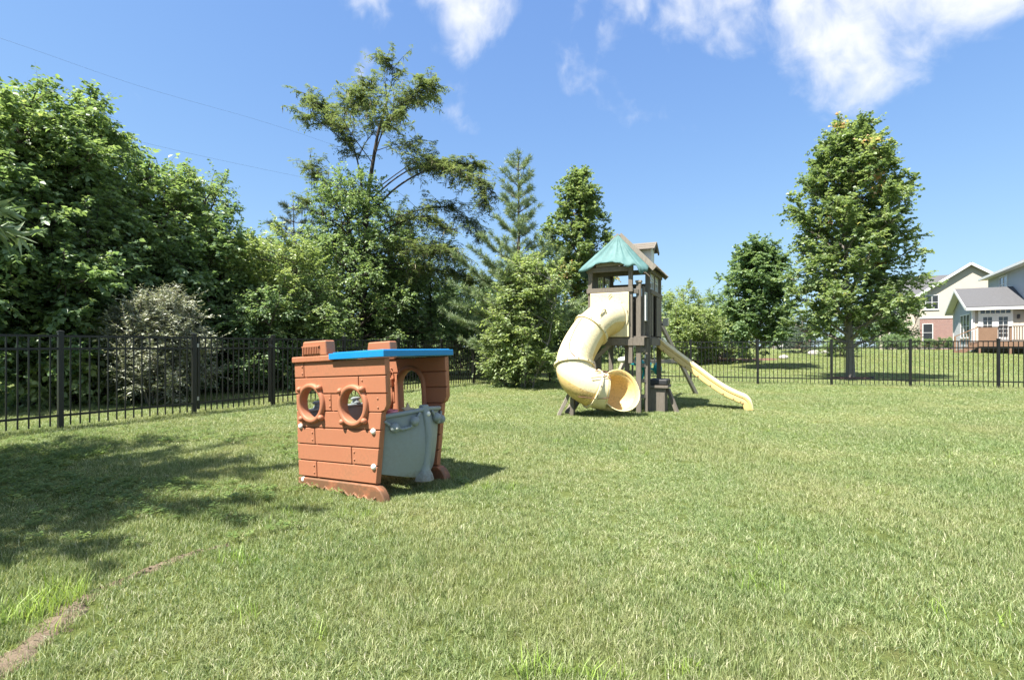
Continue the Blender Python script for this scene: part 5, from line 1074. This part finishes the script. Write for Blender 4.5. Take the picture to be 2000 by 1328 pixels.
# ------------------------------------------------------------------ the ship playhouse
def disc_cutter(x, z, r, y0, y1, n=40):
    b = MB().prism([(x+r*math.cos(2*PI*i/n), z+r*math.sin(2*PI*i/n)) for i in range(n)], y0, y1); return b.build('cutter', M['black'])
def playhouse():
    e = empty('ship_playhouse', (-1.86, 4.48, 0.02), (0, -0.052, -0.5385))
    tag(e, 'terracotta plastic toy ship playhouse with blue roof and grey bow on the lawn', 'playhouse')
    T = M['terracotta']
    rows = [(0.055, .195), (.195, .335), (.335, .478), (.478, .62), (.62, .765), (.765, .905), (.905, 1.04)]
    joints = [[.235], [.668], [.225], [], [.447], [.777], [.11]]
    def xr(z): return 1.075 if z > .62 else .93+(z-.055)/(.62-.055)*.09
    def wall_poly(inset=0):
        return [(0.0+inset, .05), (.93-inset, .05), (1.02-inset, .62), (1.05-inset, .635), (1.075-inset, .68), (1.075-inset, 1.04), (-.015+inset, 1.04)]
    def side(y_face, sgn, openings, nm):
        """a planked side: y_face is the plank face, sgn the direction of the wall's depth"""
        core = MB().prism(wall_poly(.004), *sorted((y_face+sgn*.02, y_face+sgn*.058))).build(nm, T, e)
        cutters = openings()
        for c_ in cutters: c_.parent = e
        cut(core, cutters); add_bevel(core, .004)
        for (z0, z1), js in zip(rows, joints):
            xs = [-.005-.01*(z1 > .9)] + js + [None]
            for a, b in zip(xs[:-1], xs[1:]):
                g = .005; za, zb = z0+g, z1-g
                aa = a+(g if a > 0.02 else 0)
                if b is None:
                    right = [(xr(za), za), (xr(zb), zb)]
                    if abs(z0-.62) < .01: right = [(1.01, za), (1.05, za+.012), (1.073, za+.05), (1.075, zb)]
                else: right = [(b-g, za), (b-g, zb)]
                p = MB().prism([(aa, za)]+right+[(aa, zb)], *sorted((y_face, y_face+sgn*.03))).build('plank', T, core)
                need = [c for c in cutters if True]
                cut(p, need)
                if len(p.data.vertices) == 0: bpy.data.objects.remove(p); continue
                add_bevel(p, .0045, 2, 40)
        for c in cutters: bpy.data.objects.remove(c)
        return core
    near = side(0.0, 1, lambda: [disc_cutter(.20, .685, .135, -.1, .2), disc_cutter(.712, .668, .135, -.1, .2)], 'side_wall')
    for cx, cz in ((.20, .685), (.712, .668)):
        R = Matrix.Translation((cx, 0, cz)) @ Matrix.Rotation(PI/2, 4, 'X')
        prof = [(.134, -.06), (.129, -.045), (.127, .012), (.130, .021), (.138, .027), (.152, .029), (.164, .026), (.171, .016), (.173, -.004)]
        f = MB().lathe(prof, 44, R).build('porthole_frame', T, e, smooth=True)
        for k in range(4):
            a = PI/4+k*PI/2+.05; c = (cx+.178*math.cos(a), -.014, cz+.178*math.sin(a))
            MB().ball(c, .027, (1, 1.2, 1), 12).build('knob', T, f, smooth=True)
    # rivets in pairs beside the joints
    rv = [(.09, .94), (.09, 1.0), (.79+.03, .87), (.985, .655), (.985, .725), (.43, .66), (.43, .72), (.195, .375), (.195, .435), (.70, .235), (.70, .295), (.205, .095), (.205, .155)]
    for x, z in rv: MB().ball((x, -.001, z), .0085, (1, .8, 1), 8).build('rivet', T, near, smooth=True)
    for x, z in ((.045, .485), (.925, .468), (.915, .19), (.06, .025)):
        MB().lathe([(0, .016), (.012, .015), (.021, .009), (.024, 0), (.024, -.005)], 18, Matrix.Translation((x, -.002, z)) @ Matrix.Rotation(PI/2, 4, 'X')).build('screw_cap', M['screw'], e, smooth=True)
    for z in (.40, .36, .32, .28):
        MB().box(-.018, .004, .006, .05, z-.012, z+.012).build('hinge_knuckle', T, e, bevel=.004)
    # far side: arch window and one porthole, planks face inward
    def far_open():
        n = 20; w0, w1, zt = .505, .80, .93; r = (w1-w0)/2
        poly = [(w0, .40), (w1, .40)] + [((w0+w1)/2+r*math.cos(PI*i/n), zt-r+r*math.sin(PI*i/n)) for i in range(n+1)]
        return [MB().prism(poly, .6, 1.0).build('cutter', M['black']), disc_cutter(.26, .66, .13, .6, 1.0)]
    far = side(.745, 1, far_open, 'side_wall')
    n = 20; w0, w1, zt = .505, .80, .93; cxm = (w0+w1)/2; r = (w1-w0)/2
    def arch(r, y): return [(cxm+r, y, .42)] + [(cxm+r*math.cos(PI*i/n), y, zt-.1475+r*math.sin(PI*i/n)) for i in range(n+1)] + [(cxm-r, y, .42)]
    A = [arch(rr, y) for rr, y in ((r, .81), (r-.004, .735), (r+.004, .722), (r+.022, .718), (r+.036, .726), (r+.04, .75))]
    b = MB(); k = len(A[0])
    for a in A: b.v += a
    for i in range(len(A)-1):
        for j in range(k-1): b.f.append((i*k+j, i*k+j+1, (i+1)*k+j+1, (i+1)*k+j))
    b.build('window_frame', T, far, smooth=True)
    MB().lathe([(.132, -.06), (.124, -.02), (.126, .016), (.14, .024), (.16, .022), (.168, .004)], 36, Matrix.Translation((.26, .745, .66)) @ Matrix.Rotation(PI/2, 4, 'X')).build('porthole_frame', T, far, smooth=True)
    # moulded lantern on the far wall
    b = MB(); b.box(.395, .455, .728, .746, .85, .862); b.box(.41, .44, .72, .746, .775, .85); b.tube([(.40, .738, .862), (.405, .734, .91), (.425, .73, .935), (.445, .734, .91), (.45, .738, .862)], .005, 6); b.ball((.425, .735, .95), .009)
    for i in range(4): b.bar((.408, .717, .785+i*.017), (.442, .717, .795+i*.017), .006)
    b.build('lantern_relief', T, far)
    # rims, raised vent blocks and feet on both sides
    for y0, y1 in ((-.018, .07), (.73, .818)):
        MB().box(-.03, .49, y0, y1, 1.036, 1.088).build('rim', T, e, bevel=.01)
        bl = MB(); bl.prism([(.10, 1.085), (.425, 1.085), (.415, 1.215), (.125, 1.215)], y0+.004, y1+.02)
        vb = bl.build('vent_block', T, e, bevel=.014, seg=3)
        if y0 < 0:
            MB().box(.125, .345, y0-.0005, y0+.006, 1.105, 1.168).build('vent_recess', M['dark_void'] if False else T, vb)
            for i in range(10): MB().box(.132+i*.0212, .142+i*.0212, y0-.009, y0+.003, 1.105, 1.163).build('vent_slat', T, vb, bevel=.002)
            MB().box(.123, .347, y0-.009, y0+.003, 1.163, 1.175).build('vent_lip', T, vb, bevel=.002)
    for y0, y1 in ((-.014, .06), (.735, .83)):
        poly = [(.0, .046), (.90, .046), (.945, .04), (.985, .012), (1.015, -.03), (1.03, -.085), (.93, -.10), (.0, -.035)]
        ft = MB().prism(poly, y0, y1).build('base_skirt', M['terracotta_low'], e, bevel=.012)
        if y0 < 0:
            for i in range(8):
                x = .02+i*.115; zc = -.012-.06*(x/.95)
                pts = [(x+.115*t, y0-.004, zc+.022-.030*math.sin(PI*t)) for t in np.linspace(0, 1, 7)]
                MB().tube(pts, .009, 6).build('wave_moulding', M['terracotta_low'], ft, smooth=True)
    # blue roof
    rp = [(.475, -.035), (1.10, -.035), (1.10, .84), (.475, .84)]
    b = MB(); b.slab(rp, 1.048, 1.098); b.slab([(.50, -.01), (1.075, -.01), (1.075, .815), (.50, .815)], 1.098, 1.106)
    b.build('roof', M['blue'], e, bevel=.014, seg=3)
    # grey bow
    na, nz = 29, 9; b = MB()
    for i in range(nz):
        h = i/(nz-1)
        for j in range(na):
            a = -1+2*j/(na-1); half = .335+.035*h
            z0 = .03+.085*abs(a)**1.2; z1 = .575+.03*(1-abs(a))
            z = z0+(z1-z0)*h; x = (.915+.05*h)+(.15+.03*math.sin(h*PI))*(1-abs(a)**1.7)+.02*math.sin(h*PI)*(1-abs(a))
            b.v.append((x, .40+half*a, z))
    for i in range(nz-1):
        for j in range(na-1): q = i*na+j; b.f.append((q, q+1, q+na+1, q+na))
    bow = b.build('bow', M['grey'], e, smooth=True); sm_ = bow.modifiers.new('thick', 'SOLIDIFY'); sm_.thickness = .028; sm_.offset = -1; add_bevel(bow, .008, 2, 60)
    def bowpt(a, h, out=0.0):
        half = .335+.035*h; z0 = .03+.085*abs(a)**1.2; z1 = .575+.03*(1-abs(a)); x = (.915+.05*h)+(.15+.03*math.sin(h*PI))*(1-abs(a)**1.7)+.02*math.sin(h*PI)*(1-abs(a))
        return Vector((x+out, .40+half*a+out*a*.6, z0+(z1-z0)*h))
    rim = [bowpt(a, 1.0, .004) for a in np.linspace(-1, 1, 31)]
    MB().tube(rim, .02, 8).build('bow_rim', M['grey'], e, smooth=True)
    b = MB(); sec = []
    for h, w, d in ((0, .085, .10), (.05, .07, .075), (.12, .042, .045), (.22, .034, .03), (.6, .036, .028), (.95, .042, .03), (1.06, .042, .03)):
        p = bowpt(0, h); sec.append([(p.x-.03, p.y-w, p.z), (p.x+d*.6, p.y-w*.85, p.z), (p.x+d, p.y-w*.3, p.z), (p.x+d, p.y+w*.3, p.z), (p.x+d*.6, p.y+w*.85, p.z), (p.x-.03, p.y+w, p.z)])
    for s in sec: b.v += s
    for i in range(len(sec)-1):
        for j in range(6): b.f.append((i*6+j, i*6+(j+1) % 6, (i+1)*6+(j+1) % 6, (i+1)*6+j))
    b.f.append(tuple(range(5, -1, -1))); b.f.append(tuple(range(len(b.v)-6, len(b.v)))); b.v = [(x, y, z-.02*(z < .05)) for x, y, z in b.v]
    st = b.build('stem', M['grey'], e, bevel=.01)
    p = bowpt(0, .93); MB().lathe([(0, .012), (.014, .010), (.02, .004), (.02, -.004)], 16, Matrix.Translation((p.x+.03, p.y, p.z)) @ Matrix.Rotation(PI/2, 4, 'Y')).build('screw_cap', M['screw'], e, smooth=True)
    for sg in (-1, 1):
        ctrl = [(.93, .93), (.78, .80), (.62, .76), (.45, .78), (.33, .86), (.2, .97)]
        pts = []
        for t in np.linspace(0, 1, 40):
            a = np.interp(t*5, range(6), [c[0] for c in ctrl]); h = np.interp(t*5, range(6), [c[1] for c in ctrl]); pts.append(bowpt(sg*a, h, .018))
        rp_ = MB().tube(pts, [.0125*(1+.22*math.sin(i*2.1)) for i in range(40)], 8).build('rope_moulding', M['grey'], e, smooth=True)
        for a, h in ((.76, .80), (.36, .86)):
            c = bowpt(sg*a, h, .026); MB().ball(c, .042, (1, 1, .95), 14).build('rope_knot', M['grey'], rp_, smooth=True)
        if sg < 0:
            c = bowpt(-.76, .80, .066); MB().ball(c, .011, (1, 1, 1), 8).build('screw_cap', M['screw'], e, smooth=True)
    # inner ledge at the bow and grey stern wall with two cleats
    MB().slab([(.90, .06)]+[(bowpt(a, .8).x-.02, bowpt(a, .8).y) for a in np.linspace(-.95, .95, 11)]+[(.90, .74)], .50, .53).build('bow_ledge', M['grey'], e, bevel=.006)
    MB().box(.0, .05, .06, .742, -.03, .60).build('stern_wall', M['grey'], e, bevel=.012)
    MB().box(-.012, .075, .058, .744, .60, .622).build('stern_cap', M['grey'], e, bevel=.008)
    for v in (.20, .64):
        b = MB(); b.lathe([(0, .0), (.05, .0), (.04, .02), (.03, .03), (.032, .045)], 14, Matrix.Translation((.03, v, .621))); b.ball((.03, v, .671), .05, (.5, 1.25, .36), 12)
        b.build('cleat', M['grey'], e, smooth=True)
    return e
ph = playhouse()
def in_house(x, y, z):
    return Matrix.Translation((-1.86, 4.48, 0.02)) @ Matrix.Rotation(-.5385, 4, 'Z') @ Matrix.Rotation(-.052, 4, 'Y') @ Vector((x, y, z))
def toys():
    b = MB(); n = 5; prof = []
    for k in range(10):
        r = .075 if k % 2 == 0 else .032; a = PI/2+k*PI/5; prof.append((r*math.cos(a), r*math.sin(a)))
    b.prism(prof, -.012, .012)
    o = b.build('toy_starfish', M['beige'], None, bevel=.009, seg=3); o.location = in_house(.965, .36, .593); o.rotation_euler = (-.35, .1, .75)
    tag(o, 'beige toy starfish propped up inside the grey bow', 'toy')
    b = MB(); b.lathe([(0, 0), (.036, 0), (.047, .085), (.044, .085), (.034, .008), (0, .008)], 18); b2 = b.build('toy_bucket', M['pink'], None, smooth=True)
    b2.location = in_house(.935, .20, .532); tag(b2, 'small pink toy cup beside the starfish in the bow', 'toy')
toys()
